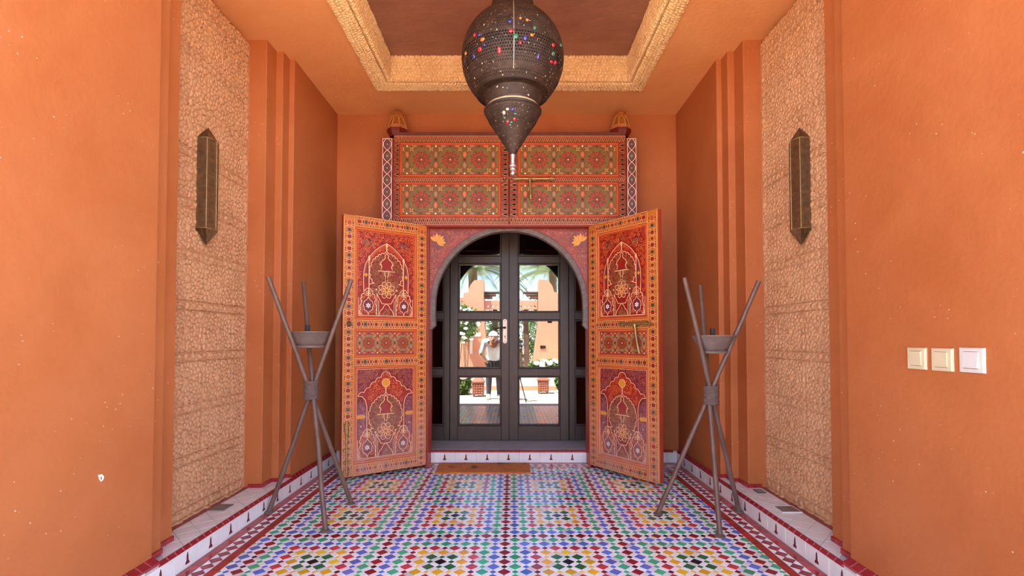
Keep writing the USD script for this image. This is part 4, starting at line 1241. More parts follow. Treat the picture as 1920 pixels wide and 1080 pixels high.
# lever handle with its long plate
hp = Polygon([(-0.093, 1.118), (-0.087, 1.106), (-0.072, 1.100), (-0.057, 1.106), (-0.051, 1.118), (-0.051, 1.332), (-0.057, 1.345), (-0.072, 1.351), (-0.087, 1.345), (-0.093, 1.332)])
pl = d1.part("handle_plate", MB().flat(GF, hp, 0.004, depth=0.004), NICKEL, label="brushed metal handle plate")
lv = MB().tube([(-0.072, GY - 0.003, 1.262), (-0.072, GY - 0.022, 1.262)], 0.012, 14)
lv.tube([(-0.072, GY - 0.020, 1.262), (-0.072, GY - 0.046, 1.262), (-0.082, GY - 0.052, 1.262), (-0.13, GY - 0.052, 1.258), (-0.175, GY - 0.052, 1.253), (-0.192, GY - 0.052, 1.256)], [0.007, 0.007, 0.008, 0.0065, 0.008, 0.006], 10)
d1.part("lever", lv, BRONZE_DARK, smooth=40, parent=pl)
kh = MB().flat(GF, ell(-0.072, 1.175, 0.006, 0.006, 0, 10).union(sbox(-0.075, 1.152, -0.069, 1.175)), 0.0046)
for z in (1.118, 1.333):
    kh.flat(GF, ell(-0.072, z, 0.0045, 0.0045, 0, 8), 0.0052, depth=0.001)
d1.part("keyhole", kh, BLACK, parent=pl)

# ------------------------------------------------------------------ the hanging lantern of pierced metal
LX, LY = 0.004, 2.80


def pierced(prof, ncol, rows, hole, solid=None, c=(LX, LY, 0)):
    """A turned sheet with a diamond hole in every cell; hole(row, col) in 0..0.8 is its size."""
    prof = np.asarray(prof, float)
    t = np.concatenate([[0], np.cumsum(np.linalg.norm(np.diff(prof, axis=0), axis=1))])
    rz = lambda s: (np.interp(s * t[-1], t, prof[:, 0]), np.interp(s * t[-1], t, prof[:, 1]))
    I, J = np.meshgrid(np.arange(rows), np.arange(ncol), indexing="ij"); I, J = I.ravel(), J.ravel()
    off = (I % 2) * 0.5
    hs = np.array([hole(i, j) for i, j in zip(I, J)])

    def pt(a, b):
        r, z = rz(np.clip(a / rows, 0, 1)); w = b * 2 * PI / ncol
        return np.stack([c[0] + r * np.cos(w), c[1] + r * np.sin(w), c[2] + z], -1)
    mb = MB()
    corners = [pt(I + a, J + off + b) for a, b in ((0, 0), (0, 1), (1, 1), (1, 0))]
    op = hs > 0.05
    k = op.sum()
    mids = [pt(I[op] + 0.5 + a * hs[op] * 0.5, J[op] + off[op] + 0.5 + b * hs[op] * 0.5) for a, b in ((-1, 0), (0, 1), (1, 0), (0, -1))]
    v = np.concatenate([x[op] for x in corners] + mids)
    n = np.arange(k)
    C = [n + q * k for q in range(4)]; D = [n + (4 + q) * k for q in range(4)]
    f = []
    for q in range(4):
        f += [np.stack([C[q], C[(q + 1) % 4], D[q]], 1), np.stack([C[(q + 1) % 4], D[(q + 1) % 4], D[q]], 1)]
    mb.add(v, np.vstack(f))
    s = ~op
    if s.any():
        v = np.concatenate([x[s] for x in corners]); k = s.sum(); n = np.arange(k)
        mb.add(v, np.stack([n, n + k, n + 2 * k, n + 3 * k], 1))
    return mb


lamp = Thing("hanging_lantern", "large round pierced metal lantern with coloured glass jewels hanging from the ceiling", "lantern", (LX, LY, 2.08))
R0, ZG = 0.296, 2.768
th_ = np.radians(np.linspace(-45.5, 68, 60))
prof = [(R0 * math.cos(a), ZG + R0 * 0.98 * math.sin(a)) for a in th_]
rngl = np.random.default_rng(13)
NC, NR = 124, 38
blot = {(i, j): rngl.random() for i in range(NR) for j in range(NC)}


def globe_hole(i, j):
    if i in (3, 4, 15, 29):
        return 0.0
    v = meshkit.noise(np.array([[i * 0.22, math.cos(j * 2 * PI / NC) * 4, math.sin(j * 2 * PI / NC) * 4]]), 2)[0]
    if 8 <= i <= 14:
        return 0.78
    if 16 <= i <= 27 and v > 0.58:
        return 0.0
    return 0.5 if i < 15 else (0.42 if v < 0.62 else 0.15)


lamp.part("globe", pierced(prof, NC, NR, globe_hole), BRONZE)
lamp.part("inner_shade", MB().lathe([(0.10, 2.56), (0.20, 2.60), (0.255, 2.72), (0.255, 2.82), (0.19, 2.95), (0.10, 3.0)], (LX, LY, 0), 40), BLACK, smooth=True)
lamp.part("neck", MB().lathe([(0.118, 3.030), (0.124, 3.036), (0.124, 3.09), (0.105, 3.11), (0.075, 3.15), (0.075, 3.17), (0.03, 3.22), (0.012, 3.26), (0.012, 3.488), (0.05, 3.488), (0.05, 3.4895)], (LX, LY, 0), 40), BRONZE_DARK, smooth=35)
lamp.part("collar", MB().lathe([(0.146, 2.487), (0.150, 2.489), (0.1525, 2.497), (0.1655, 2.546), (0.170, 2.5515), (0.177, 2.5525), (0.179, 2.5545)], (LX, LY, 0), 56).lathe([(0.203, 2.5575), (0.207, 2.5560), (0.213, 2.561), (0.2135, 2.569), (0.207, 2.573)], (LX, LY, 0), 56), BRONZE_DARK, smooth=35)
p = lamp.part("pierced_collar", pierced([(0.1530, 2.4965), (0.1665, 2.5475)], 64, 5, lambda i, j: 0.66 if 1 <= i <= 3 else 0.0), BRONZE)
lamp.part("pierced_ring", pierced([(0.178, 2.5535), (0.205, 2.5575)], 92, 3, lambda i, j: 0.55), BRONZE, parent=p)
lamp.part("cream_band", MB().lathe([(0.132, 2.468), (0.150, 2.470), (0.153, 2.480), (0.148, 2.490), (0.132, 2.492)], (LX, LY, 0), 48), CREAM_BAND, smooth=40, label="cream coloured metal band")
pb = [(0.013, 2.212), (0.020, 2.222), (0.052, 2.272), (0.098, 2.345), (0.136, 2.400), (0.157, 2.442), (0.162, 2.458)]
lamp.part("lower_bowl", pierced(pb, 92, 34, lambda i, j: 0.0 if i < 15 or i in (32, 33) else (0.52 if 22 <= i <= 31 else (0.4 if (i + j // 3) % 4 else 0.0))), BRONZE)
lamp.part("bowl_rim", MB().lathe([(0.160, 2.452), (0.166, 2.456), (0.168, 2.464), (0.160, 2.472), (0.134, 2.474), (0.05, 2.47)], (LX, LY, 0), 48), BRONZE_DARK, smooth=40)
lamp.part("inner_bowl", MB().lathe([(0.002, 2.25), (0.03, 2.28), (0.08, 2.37), (0.12, 2.44), (0.05, 2.465)], (LX, LY, 0), 24), BLACK, smooth=True)
lamp.part("finial", MB().lathe([(0.001, 2.092), (0.010, 2.096), (0.013, 2.106), (0.009, 2.116), (0.018, 2.122), (0.018, 2.130), (0.009, 2.136), (0.020, 2.142), (0.021, 2.150), (0.012, 2.158), (0.011, 2.19), (0.014, 2.214)], (LX, LY, 0), 18), SILVERED, smooth=40, label="worn silvery drop finial")
sm = MB()
sm.tube([(LX + (R0 + 0.001) * math.cos(a) * math.sin(0.02), LY - (R0 + 0.001) * math.cos(a), ZG + R0 * 0.98 * math.sin(a)) for a in np.radians(np.linspace(-38, 62, 24))], 0.0026, 5)
lamp.part("solder_seam", sm, SILVERED, label="bright solder seam")
JEWELS = {k: mat(f"{k}_glass_jewel", c, rough=0.12, coat=0.5) for k, c in (("red", (0.36, 0.010, 0.020)), ("blue", (0.024, 0.022, 0.13)), ("green", (0.025, 0.105, 0.05)), ("amber", (0.34, 0.11, 0.02)), ("pale", (0.60, 0.38, 0.30)))}


def jewel(colour, px, pz_ang, a, b, radius, zc, lower=False):
    """A small glass drop set into the metal: px is the bearing from the front in degrees."""
    w = math.radians(px); e = math.radians(pz_ang)
    if not lower:
        nrm = np.array([math.sin(w) * math.cos(e), -math.cos(w) * math.cos(e), math.sin(e)])
        pos = np.array([LX, LY, zc]) + nrm * radius
    else:
        z = pz_ang
        r = np.interp(z, [q[1] for q in pb], [q[0] for q in pb])
        nrm = np.array([math.sin(w), -math.cos(w), -0.62]); nrm /= np.linalg.norm(nrm)
        pos = np.array([LX + r * math.sin(w), LY - r * math.cos(w), z])
    u = np.cross((0, 0, 1), nrm); u /= np.linalg.norm(u); v = np.cross(nrm, u)
    s = trimesh.creation.icosphere(2)
    x = s.vertices * np.array([a, b, 0.006])
    V = pos + np.outer(x[:, 0], u) + np.outer(x[:, 1], v) + np.outer(x[:, 2], nrm)
    lamp.part("jewel", (V, s.faces), JEWELS[colour], smooth=True, label=f"{colour} glass jewel")


for col, bear, el, a, b_ in (("red", -15, 8, 0.011, 0.019), ("blue", 30, 5, 0.008, 0.018), ("blue", -3, 35, 0.011, 0.010), ("red", -2, 25, 0.012, 0.011), ("green", 3, 20, 0.014, 0.014), ("blue", 13, 19, 0.011, 0.014), ("red", 8, 14, 0.008, 0.010),
                             ("amber", 8, 39, 0.008, 0.008), ("amber", 15, 38, 0.009, 0.009), ("green", 23, 31, 0.010, 0.011), ("amber", 20, 23, 0.012, 0.009), ("red", -44, 31, 0.010, 0.012), ("blue", -37, 28, 0.009, 0.009), ("amber", -33, 22, 0.014, 0.011),
                             ("red", -38, 14, 0.013, 0.014), ("blue", -48, 11, 0.008, 0.015), ("blue", -31, 16, 0.007, 0.009), ("red", 48, 22, 0.012, 0.012), ("green", 50, 14, 0.013, 0.013), ("red", 50, 6, 0.012, 0.009), ("red", 57, 8, 0.010, 0.012), ("amber", -62, 20, 0.010, 0.012), ("green", 64, 30, 0.010, 0.012)):
    jewel(col, bear, el - 28, a, b_, R0 + 0.001, ZG)
for k, (col, w) in enumerate((("red", 0), ("green", 1), ("pale", 2), ("pale", 3), ("blue", 4), ("green", 5), ("red", 6), ("green", 7))):
    a = -PI * 0.83 + k * 2 * PI / 8
    jewel(col, -8 + 15 * math.sin(a), 2.385 + 0.030 * math.cos(a), 0.0095, 0.0075 if k % 2 else 0.011, 0, 0, True)

# ------------------------------------------------------------------ two wall lamps of pierced brass
def wall_lamp(s, label):
    x0 = side(s, PANEL - 0.004); yc = 2.925
    t = Thing("wall_lamp", label, "wall lamp", (x0, yc, 1.80), "pierced brass wall lamps")
    n = -s
    plan = [(0.0, -0.058), (0.062, -0.058), (0.085, 0.0), (0.062, 0.058), (0.0, 0.058)]       # out from the wall, along y
    z0, z1 = 1.805, 2.345
    P3 = lambda a, z: np.array([x0 + n * a[0], yc + a[1], z])
    ap, bt = (0.030, 0.0, 2.425), (0.030, 0.0, 1.712)
    for k in range(4):
        a, b_ = np.array(plan[k]), np.array(plan[k + 1])
        u = b_ - a; w = np.linalg.norm(u); u /= w
        f = Frame(P3(a, z0), (n * u[0], u[1], 0), (0, 0, 1), (n * u[1], -u[0], 0))
        sheet = sbox(0.0, 0.0, w, z1 - z0)
        holes = []
        rows, cols = 62, 7
        for i in range(rows):
            for j in range(cols):
                cx, cz = 0.006 + (j + 0.5 + 0.5 * (i % 2)) * (w - 0.012) / (cols + 0.5), 0.008 + (i + 0.5) * (z1 - z0 - 0.016) / rows
                r = 0.0025 if (i // 4 + j) % 3 else 0.0016
                if (i % 12) not in (0, 11) and 0 < j < cols - 1:
                    holes.append(Polygon([(cx - r, cz), (cx, cz - r * 1.1), (cx + r, cz), (cx, cz + r * 1.1)]))
        m = MB().flat(f, sheet.difference(unary_union(holes)), 0.0)
        t.part("pierced_side", m, BRASS_DARK)
        for nm, tip in (("top_face", ap), ("bottom_face", bt)):
            z = z1 if nm == "top_face" else z0
            tri = np.array([P3(a, z), P3(b_, z), P3(tip[:2], tip[2])])
            c = tri.mean(0)
            m = MB().add(np.vstack([tri, tri * 0.97 + c * 0.03 + np.array([-n * 0.002, 0, 0])]), [[0, 1, 2], [3, 5, 4], [0, 3, 1], [1, 3, 4], [1, 4, 2], [2, 4, 5], [2, 5, 0], [0, 5, 3]])
            for q in (0.35, 0.6):
                e = [tri[0] * (1 - q) + tri[2] * q, tri[1] * (1 - q) + tri[2] * q]
                m.tube(np.array(e), 0.0013, 5)
            m.tube([(tri[0] + tri[1]) / 2, tri[2]], 0.0014, 5)
            t.part(nm, m, BRASS_DARK)
    ribs = MB()
    for k, a in enumerate(plan):
        (ribs if k != 2 else ribs).tube([P3(a, z0), P3(a, z1)], 0.0018 if k not in (1, 2) else 0.0030, 6)
    for z in (z0, z1):
        ribs.tube(np.array([P3(a, z) for a in plan]), 0.0020, 6)
    t.part("edge_ribs", ribs, BRASS, smooth=True, label="bright brass edges")
    t.part("dark_core", MB().prism(Frame((x0, yc, 0), (n, 0, 0), (0, 1, 0), (0, 0, 1)), [(0.004, -0.053), (0.058, -0.053), (0.078, 0), (0.058, 0.053), (0.004, 0.053)], z0 + 0.004, z1 - 0.004), BLACK)
    t.part("back_plate", bx(min(x0 - n * 0.012, x0 + n * 0.014), max(x0 - n * 0.012, x0 + n * 0.014), yc - 0.05, yc + 0.070, z0 - 0.02, z1 - 0.005, 0.002), BRASS_DARK)
    return t


wall_lamp(-1, "tall pointed pierced brass lamp on the carved panel of the left wall")
wall_lamp(1, "tall pointed pierced brass lamp on the carved panel of the right wall")


# ------------------------------------------------------------------ tripod torches
def torch(label, feet, crossing, tops, bowl_c, r_rim, r_foot, zb, zr):
    t = Thing("tripod_torch", label, "torch", (crossing[0], crossing[1], 0), "three-pole torches")
    c = np.array(crossing)
    for k in range(3):
        f, e = np.array([*feet[k], 0.012]), np.array(tops[k], float)
        d = (e - f) / np.linalg.norm(e - f); p = np.cross(d, (0, 0, 1)); p /= np.linalg.norm(p)
        s = np.linspace(0, 1, 14)
        pts = f + np.outer(s, e - f)
        j = np.random.default_rng(k + int(abs(c[0]) * 100)).normal(0, 0.0011, (14, 3)); j[[0, -1]] = 0
        po = t.part("pole", MB().tube(pts + j, np.linspace(0.0155, 0.0140, 14), 12), IRON, smooth=40)
        t.part("foot_pad", MB().lathe([(0.001, 0.0), (0.031, 0.0), (0.031, 0.006), (0.019, 0.014), (0.001, 0.016)], (f[0], f[1], 0), 18), CLAY, smooth=40, parent=po)
    w = MB()
    h = 0.118
    turns = 15
    a = np.linspace(0, turns * 2 * PI, turns * 16)
    q = np.linspace(-1, 1, len(a))
    rad = 0.040 + 0.006 * q ** 2
    w.tube(np.stack([c[0] + rad * np.cos(a), c[1] + rad * np.sin(a), c[2] + h / 2 * q], 1), 0.0045, 6)
    for k in range(5):
        r0 = 0.040 + 0.004 * (k % 2)
        b = np.linspace(0, 2 * PI, 25)
        w.tube(np.stack([c[0] + r0 * np.cos(b), c[1] + r0 * np.sin(b), c[2] + 0.05 * np.sin(b + k) * (0.3 + 0.1 * k)], 1), 0.0042, 6)
    t.part("cord_binding", w, CORD, smooth=True)
    t.part("binding_core", MB().lathe([(0.001, -h / 2), (0.041, -h / 2), (0.037, 0), (0.041, h / 2), (0.001, h / 2)], c, 20), CORD, smooth=40)
    b = bowl_c
    pr = [(0.001, zb), (r_foot, zb), (r_foot + 0.002, zb + 0.012), (r_foot - 0.008, zb + 0.022), (r_foot + 0.004, zb + 0.034), (r_rim * 0.92, zr - 0.018), (r_rim, zr - 0.008), (r_rim, zr), (r_rim - 0.010, zr), (r_foot - 0.01, zb + 0.045), (0.001, zb + 0.036)]
    bw = t.part("bowl", MB().lathe(pr, (b[0], b[1], 0), 48), CLAY, smooth=35)
    t.part("burner", MB().lathe([(0.001, zb + 0.036), (0.016, zb + 0.036), (0.016, zr + 0.038), (0.013, zr + 0.044), (0.001, zr + 0.044)], (b[0] - 0.012, b[1] - 0.02, 0), 16), BLACK, smooth=40, parent=bw)


torch("three-pole iron torch with a bowl standing by the left door leaf", [(-1.121, 3.43), (-1.606, 3.262), (-1.112, 2.941)], (-1.316, 3.208, 0.813),
      [(-1.505, 3.005, 1.533), (-1.046, 3.172, 1.533), (-1.478, 3.452, 1.552)], (-1.323, 3.208), 0.129, 0.092, 1.092, 1.197)
torch("three-pole iron torch with a bowl standing by the right door leaf", [(1.504, 3.273), (0.958, 3.233), (1.209, 2.871)], (1.268, 3.126, 0.790),
      [(1.056, 2.985, 1.525), (1.536, 3.030, 1.509), (1.298, 3.361, 1.517)], (1.287, 3.126), 0.135, 0.086, 1.058, 1.172)

# ------------------------------------------------------------------ doormat, ledge covers, switches
m = Polygon([(-0.657, 4.181), (0.159, 4.181), (0.156, 4.48), (0.13, 4.502), (-0.64, 4.502), (-0.664, 4.48)])
mm = MB().flat(FLOOR, m.buffer(0.0), 0.014, depth=0.013)
mat_t = Thing("door_mat", "orange brown bristle door mat on the mosaic floor before the step", "door mat", (-0.25, 4.34, 0))
mat_t.part("mat_body", mm, COIR)
rngm = np.random.default_rng(2)
br = MB()
for k in range(2600):
    x, y = rngm.uniform(-0.655, 0.155), rngm.uniform(4.183, 4.498)
    a, q = rngm.uniform(0, 2 * PI), rngm.uniform(0.006, 0.012)
    dx, dy = q * 0.6 * math.cos(a), q * 0.6 * math.sin(a)
    br.add([(x - 0.0015, y, 0.0138), (x + 0.0015, y, 0.0138), (x + dx, y + dy, 0.0138 + q), (x, y + 0.002, 0.0138)], [[0, 1, 2], [1, 3, 2], [3, 0, 2]])
mat_t.part("bristles", br, COIR, kind="stuff")


def cover(label, x0, x1, y0, y1, rim, material, grille):
    z = LEDGE + 0.0008
    t = Thing("floor_cover", label, "floor cover", ((x0 + x1) / 2, (y0 + y1) / 2, z), "metal covers on the ledges")
    t.part("plate", bx(x0, x1, y0, y1, z - 0.004, z + 0.005, 0.0015), material)
    if rim:
        r = MB()
        w_ = 0.004
        for a, b_, c, d in ((x0 - w_, x1 + w_, y0 - w_, y0), (x0 - w_, x1 + w_, y1, y1 + w_), (x0 - w_, x0, y0, y1), (x1, x1 + w_, y0, y1)):
            r.box(FLOOR, a, b_, c, d, z - 0.004, z + 0.007, 0.001)
        t.part("rim", r, PLATE_WHITE)
    cx, cy = (x0 + x1) / 2, (y0 + y1) / 2
    if grille:
        g = MB()
        for k in range(7):
            y = y0 + (k + 0.5) * (y1 - y0) / 7
            g.box(FLOOR, x0 + 0.006, x1 - 0.006, y - 0.002, y + 0.002, z + 0.003, z + 0.0075, 0.0005)
        t.part("grille_bar", g, STEEL)
    else:
        t.part("boss", MB().lathe([(0.001, 0.010), (0.012, 0.010), (0.020, 0.006), (0.030, 0.0055), (0.032, 0.004)][::-1], (cx, cy, z), 20), material, smooth=40)


cover("square grey metal cover on the left white ledge", side(-1, 1.788), side(-1, 1.690), 2.975, 3.085, False, STEEL, False)
cover("square grey metal cover with a white rim on the right white ledge", side(1, 1.668), side(1, 1.780), 2.945, 3.048, True, STEEL, False)
cover("small dark grille on the right white ledge near the far pillar", side(1, 1.705), side(1, 1.762), 3.315, 3.385, False, STEEL_DARK, True)


def switch(y0, y1, z0, z1, material, label, tilt):
    x = side(1, WALL); cy, cz = (y0 + y1) / 2, (z0 + z1) / 2
    t = Thing("light_switch", label, "light switch", (x, cy, cz), "light switches in a row")
    hy, hz = (y1 - y0) / 2, (z1 - z0) / 2
    f = Frame((x, cy, cz), (0, 1, 0), (0, 0, 1), (-1, 0, 0))
    t.part("plate", MB().prism(f, [(-hy, -hz), (hy, -hz), (hy, hz), (-hy, hz)], -0.002, 0.009, 0.004), material)
    r = MB()
    a = hy * 0.60
    pts = [(-a, -hz * 0.64), (a, -hz * 0.64), (a, hz * 0.66), (-a, hz * 0.66)]
    hs = (0.010 - tilt, 0.010 - tilt, 0.010 + tilt, 0.010 + tilt)
    V = [f(p[0], p[1], 0.004) for p in pts] + [f(p[0], p[1], h_ + 0.003) for p, h_ in zip(pts, hs)]
    q = [[4, 5, 6, 7], [0, 1, 5, 4], [1, 2, 6, 5], [2, 3, 7, 6], [3, 0, 4, 7]]
    r.add(np.array(V), np.array(q)[:, ::-1] if f.flip else np.array(q))
    t.part("rocker", r, material)
    gm = mat("switch_gap_" + label.split()[-1], (0.25, 0.17, 0.10), rough=0.8)
    for z in (hz * 0.68, -hz * 0.67):
        t.part("gap_line", MB().box(f, -a, a, z - 0.0009, z + 0.0009, 0.0, 0.0094), gm)


switch(1.840, 1.925, 1.033, 1.115, PLATE_CREAM, "cream light switch farthest along the right wall", 0.0025)
switch(1.728, 1.815, 1.033, 1.115, PLATE_CREAM, "cream light switch between the other cream one and the white one", 0.001)
switch(1.612, 1.702, 1.035, 1.119, PLATE_WHITE, "whiter light switch of the three, nearest the front of the right wall", -0.0025)
single("paper_scrap", (np.array([(1.145, 3.50, 0.004), (1.168, 3.497, 0.010), (1.172, 3.512, 0.004), (1.158, 3.524, 0.012), (1.142, 3.515, 0.002), (1.156, 3.508, 0.018), (1.156, 3.508, 0.0005)]),
                       np.array([[0, 1, 5], [1, 2, 5], [2, 3, 5], [3, 4, 5], [4, 0, 5], [1, 0, 6], [2, 1, 6], [3, 2, 6], [4, 3, 6], [0, 4, 6]])), WHITE_BIT, "small white paper scrap lying on the mosaic by the right torch", "scrap")
fx = side(-1, WALL)
cy, cz = 1.99, 0.588
single("plaster_chip", MB().flat(Frame((fx, cy, cz), (0, 1, 0), (0, 0, 1), (1, 0, 0)), Polygon([(-0.014, 0.015), (0.004, 0.013), (0.015, 0.0), (0.010, -0.012), (0.0, -0.016), (-0.009, -0.002)]).difference(ell(0.001, -0.002, 0.0045, 0.008, 0.3, 8)), 0.0012, depth=0.004), WHITE_BIT, "small white chip in the orange plaster low on the left wall", "plaster chip")

# ------------------------------------------------------------------ the courtyard, seen mirrored in the glazed door
GZ = -0.19
PAVING = mat("pale_courtyard_paving", (0.55, 0.44, 0.31), (0.64, 0.53, 0.40), scale=1.5, rough=0.85, bump=0.3, bscale=30)
PINK = mat("pink_courtyard_plaster", (0.62, 0.25, 0.15), (0.70, 0.30, 0.185), scale=1.2, rough=0.75, bump=0.2, bscale=20)
LEAFY = mat("green_leaves", (0.055, 0.13, 0.028), (0.16, 0.27, 0.06), scale=6, rough=0.5)
PALM_G = mat("palm_leaves", (0.11, 0.17, 0.06), (0.26, 0.31, 0.13), scale=4, rough=0.5)
BARK = mat("palm_bark", (0.13, 0.085, 0.055), (0.24, 0.16, 0.10), scale=12, rough=0.9, bump=0.6, bscale=30)
BLOOM = mat("white_petals", (0.80, 0.76, 0.72), (0.86, 0.82, 0.80), scale=20, rough=0.7)
OLDWOOD = mat("dark_beam_wood", (0.075, 0.040, 0.026), (0.13, 0.07, 0.045), scale=8, rough=0.7)
CARVED_WOOD = mat("carved_red_brown_wood", (0.24, 0.075, 0.045), (0.36, 0.13, 0.085), scale=14, rough=0.6)
WHITEWASH = mat("whitewashed_wall", (0.70, 0.66, 0.60), (0.78, 0.74, 0.68), scale=3, rough=0.8)
struct("ground", MB().box(FLOOR, -60, 60, -80, FLOOR_FRONT - 0.29, GZ - 0.2, GZ).box(FLOOR, -60, -9, FLOOR_FRONT - 0.29, 60, GZ - 0.2, GZ).box(FLOOR, 9, 60, FLOOR_FRONT - 0.29, 60, GZ - 0.2, GZ), PAVING)


def tower(label, x_in, s, y):
    """A tapering gate pillar with a stepped wall beside it; x_in is its inner face."""
    t = Thing("gate_tower", label, "tower", (x_in, y, GZ), "gate towers of the courtyard")
    f = Frame((x_in, y, GZ), (s, 0, 0), (0, 0, 1), (0, 1, 0))
    shape = Polygon([(-0.28, 0), (3.2, 0), (3.2, 2.95), (0.78, 2.95), (0.78, 3.12), (0.60, 3.16), (0.52, 3.42), (0.36, 3.62), (0.0, 3.66), (-0.04, 1.9)])
    niche = sbox(0.34, 1.95, 0.52, 2.28).union(ell(0.43, 2.28, 0.09, 0.12, 0, 12))
    t.part("wall_body", MB().flat(f, shape.difference(niche), 0.0, depth=0.9), PINK)
    t.part("niche_back", MB().box(f, 0.30, 0.56, 1.9, 2.45, -0.35, -0.30), OLDWOOD)
    b = MB()
    for k in range(3):
        b.box(f, -0.34 - 0.14 * k, -0.02, 2.93 + 0.10 * k, 3.0 + 0.10 * k, -0.55, -0.2, 0.01)
    t.part("bracket", b, OLDWOOD)
    if s < 0:
        t.part("light_panel", MB().box(f, 0.42, 0.52, 0.75, 1.5, -0.01, 0.02, 0.005).box(f, 0.10, 0.52, 1.42, 1.58, -0.01, 0.02, 0.005), WHITEWASH)
    else:
        t.part("letter_slot", MB().box(f, 0.05, 0.26, 0.95, 1.07, -0.01, 0.03, 0.005), BRONZE_DARK)


tower("pink stepped gate tower mirrored in the left glass panes", -1.12, -1, -9.0)
tower("pink stepped gate tower mirrored in the right glass panes", 1.05, 1, -9.0)
beam = Thing("gate_beam", "pink beam pierced with a row of triangles between the gate towers", "beam", (0, -9.4, 2.3))
bf = Frame((0, -9.2, GZ), (1, 0, 0), (0, 0, 1), (0, 1, 0))
tri = []
for k in range(12):
    c = -1.02 + k * 0.185
    tri.append(Polygon([(c, 2.58), (c + 0.13, 2.58), (c + 0.065, 2.67)]))
beam.part("beam_body", MB().flat(bf, sbox(-1.075, 2.50, 1.005, 2.84).difference(unary_union(tri)), 0.0, depth=0.3), PINK)
for x, lab in ((-0.70, "dark wooden gate post beside the left tower"), (0.54, "dark wooden gate post beside the right tower")):
    single("gate_post", MB().prism(bf, [(x - 0.05, 0), (x + 0.17, 0), (x + 0.10, 2.5), (x - 0.07, 2.5)], -0.55, -0.25, 0.01), OLDWOOD, lab, "post", "gate posts")
rail = Thing("garden_gate", "low dark wooden gate between the towers", "gate", (0, -9.6, GZ))
for z in (1.18, 0.98, 0.55, 0.30):
    rail.part("rail", MB().box(bf, -0.48, 0.44, z, z + 0.10, -0.52, -0.46, 0.008), OLDWOOD)
for k in range(6):
    rail.part("slat", MB().box(bf, -0.47 + k * 0.155, -0.36 + k * 0.155, 0.12, 0.96, -0.46, -0.43, 0.005), OLDWOOD)
struct("wall_garden", MB().box(FLOOR, -14, -4.35, -9.4, -9.0, GZ, 2.4).box(FLOOR, 4.28, 14, -9.4, -9.0, GZ, 2.4), PINK)
struct("trim_2", MB().box(FLOOR, -5.0, 5.0, -2.95, -2.70, GZ, GZ + 0.50, 0.01), WHITEWASH)
struct("trim_3", MB().box(FLOOR, -5.0, 5.0, -2.70, -2.66, GZ, GZ + 0.11, 0.005), PINK)


def leaves(rng, centre, radii, n, size, mb):
    """Leaf blades on and in an uneven ellipsoid."""
    d = rng.normal(size=(n, 3)); d /= np.linalg.norm(d, axis=1, keepdims=True)
    r = rng.uniform(0.55, 1.0, n) ** 0.6 * (0.75 + 0.5 * meshkit.noise(d * 2.3 + 5, 3))
    p = np.array(centre) + d * r[:, None] * np.array(radii)
    a = rng.normal(size=(n, 3)); a /= np.linalg.norm(a, axis=1, keepdims=True)
    b = np.cross(a, rng.normal(size=(n, 3))); b /= np.linalg.norm(b, axis=1, keepdims=True)
    s = size * rng.uniform(0.6, 1.3, (n, 1))
    V = np.stack([p - a * s, p + b * s * 0.35, p + a * s, p - b * s * 0.35], 1).reshape(-1, 3)
    i = np.arange(n) * 4
    mb.add(V, np.stack([i, i + 1, i + 2, i + 3], 1))


def bush(label, c, radii, n, flowers, seed):
    rng = np.random.default_rng(seed)
    t = Thing("flowering_bush" if flowers else "green_bush", label, "bush", (c[0], c[1], GZ), "bushes of the courtyard")
    m = MB(); leaves(rng, c, radii, n, 0.07, m)
    t.part("foliage", m, LEAFY, kind="stuff")
    st = MB()
    for k in range(5):
        a = rng.uniform(0, 2 * PI)
        st.tube([(c[0] + 0.05 * math.cos(a), c[1] + 0.05 * math.sin(a), GZ), (c[0] + radii[0] * 0.5 * math.cos(a), c[1] + radii[1] * 0.5 * math.sin(a), c[2])], 0.015, 6)
    t.part("stem", st, BARK)
    if flowers:
        f = MB()
        for k in range(flowers):
            d = rng.normal(size=3); d[1] = abs(d[1]); d /= np.linalg.norm(d)
            s = trimesh.creation.icosphere(1, rng.uniform(0.05, 0.10)); s.vertices *= np.array([1, 1, 0.7])
            s.apply_translation(np.array(c) + d * np.array(radii) * rng.uniform(0.85, 1.08)); f.tri(s)
        t.part("blossom", f, BLOOM, kind="stuff")


bush("tall white flowering bush before the left gate tower", (-2.0, -7.8, 1.75), (0.75, 0.5, 0.75), 2600, 60, 1)
bush("white flowering bush low behind the whitewashed wall", (0.98, -3.35, 0.25), (0.62, 0.35, 0.32), 1500, 50, 2)
bush("tall white flowering bush beyond the right gate tower", (2.35, -7.9, 1.55), (0.6, 0.5, 0.9), 2200, 50, 3)
bush("green bush at the left by the carved planter", (-1.28, -1.75, 0.06), (0.30, 0.28, 0.30), 1300, 5, 4)
bush("green bush at the right by the carved planter", (1.36, -2.0, 0.06), (0.30, 0.28, 0.30), 1300, 5, 5)
bush("small green bush on the wall of the left tower", (-1.75, -8.72, 1.55), (0.28, 0.2, 0.28), 700, 0, 6)
for k, (x, y, r) in enumerate(((-1.55, -11.2, 0.95), (1.45, -11.2, 0.95), (0.0, -13.4, 1.1), (-5.0, -11.4, 1.2), (5.0, -11.4, 1.2))):
    bush(("hedge bush seen through the gate, left part", "hedge bush seen through the gate, right part", "hedge bush seen through the middle of the gate", "tall hedge bush beyond the left tower", "tall hedge bush beyond the right tower")[k], (x, y, 1.3), (r, 0.9, 1.7), 4200, 0, 20 + k)


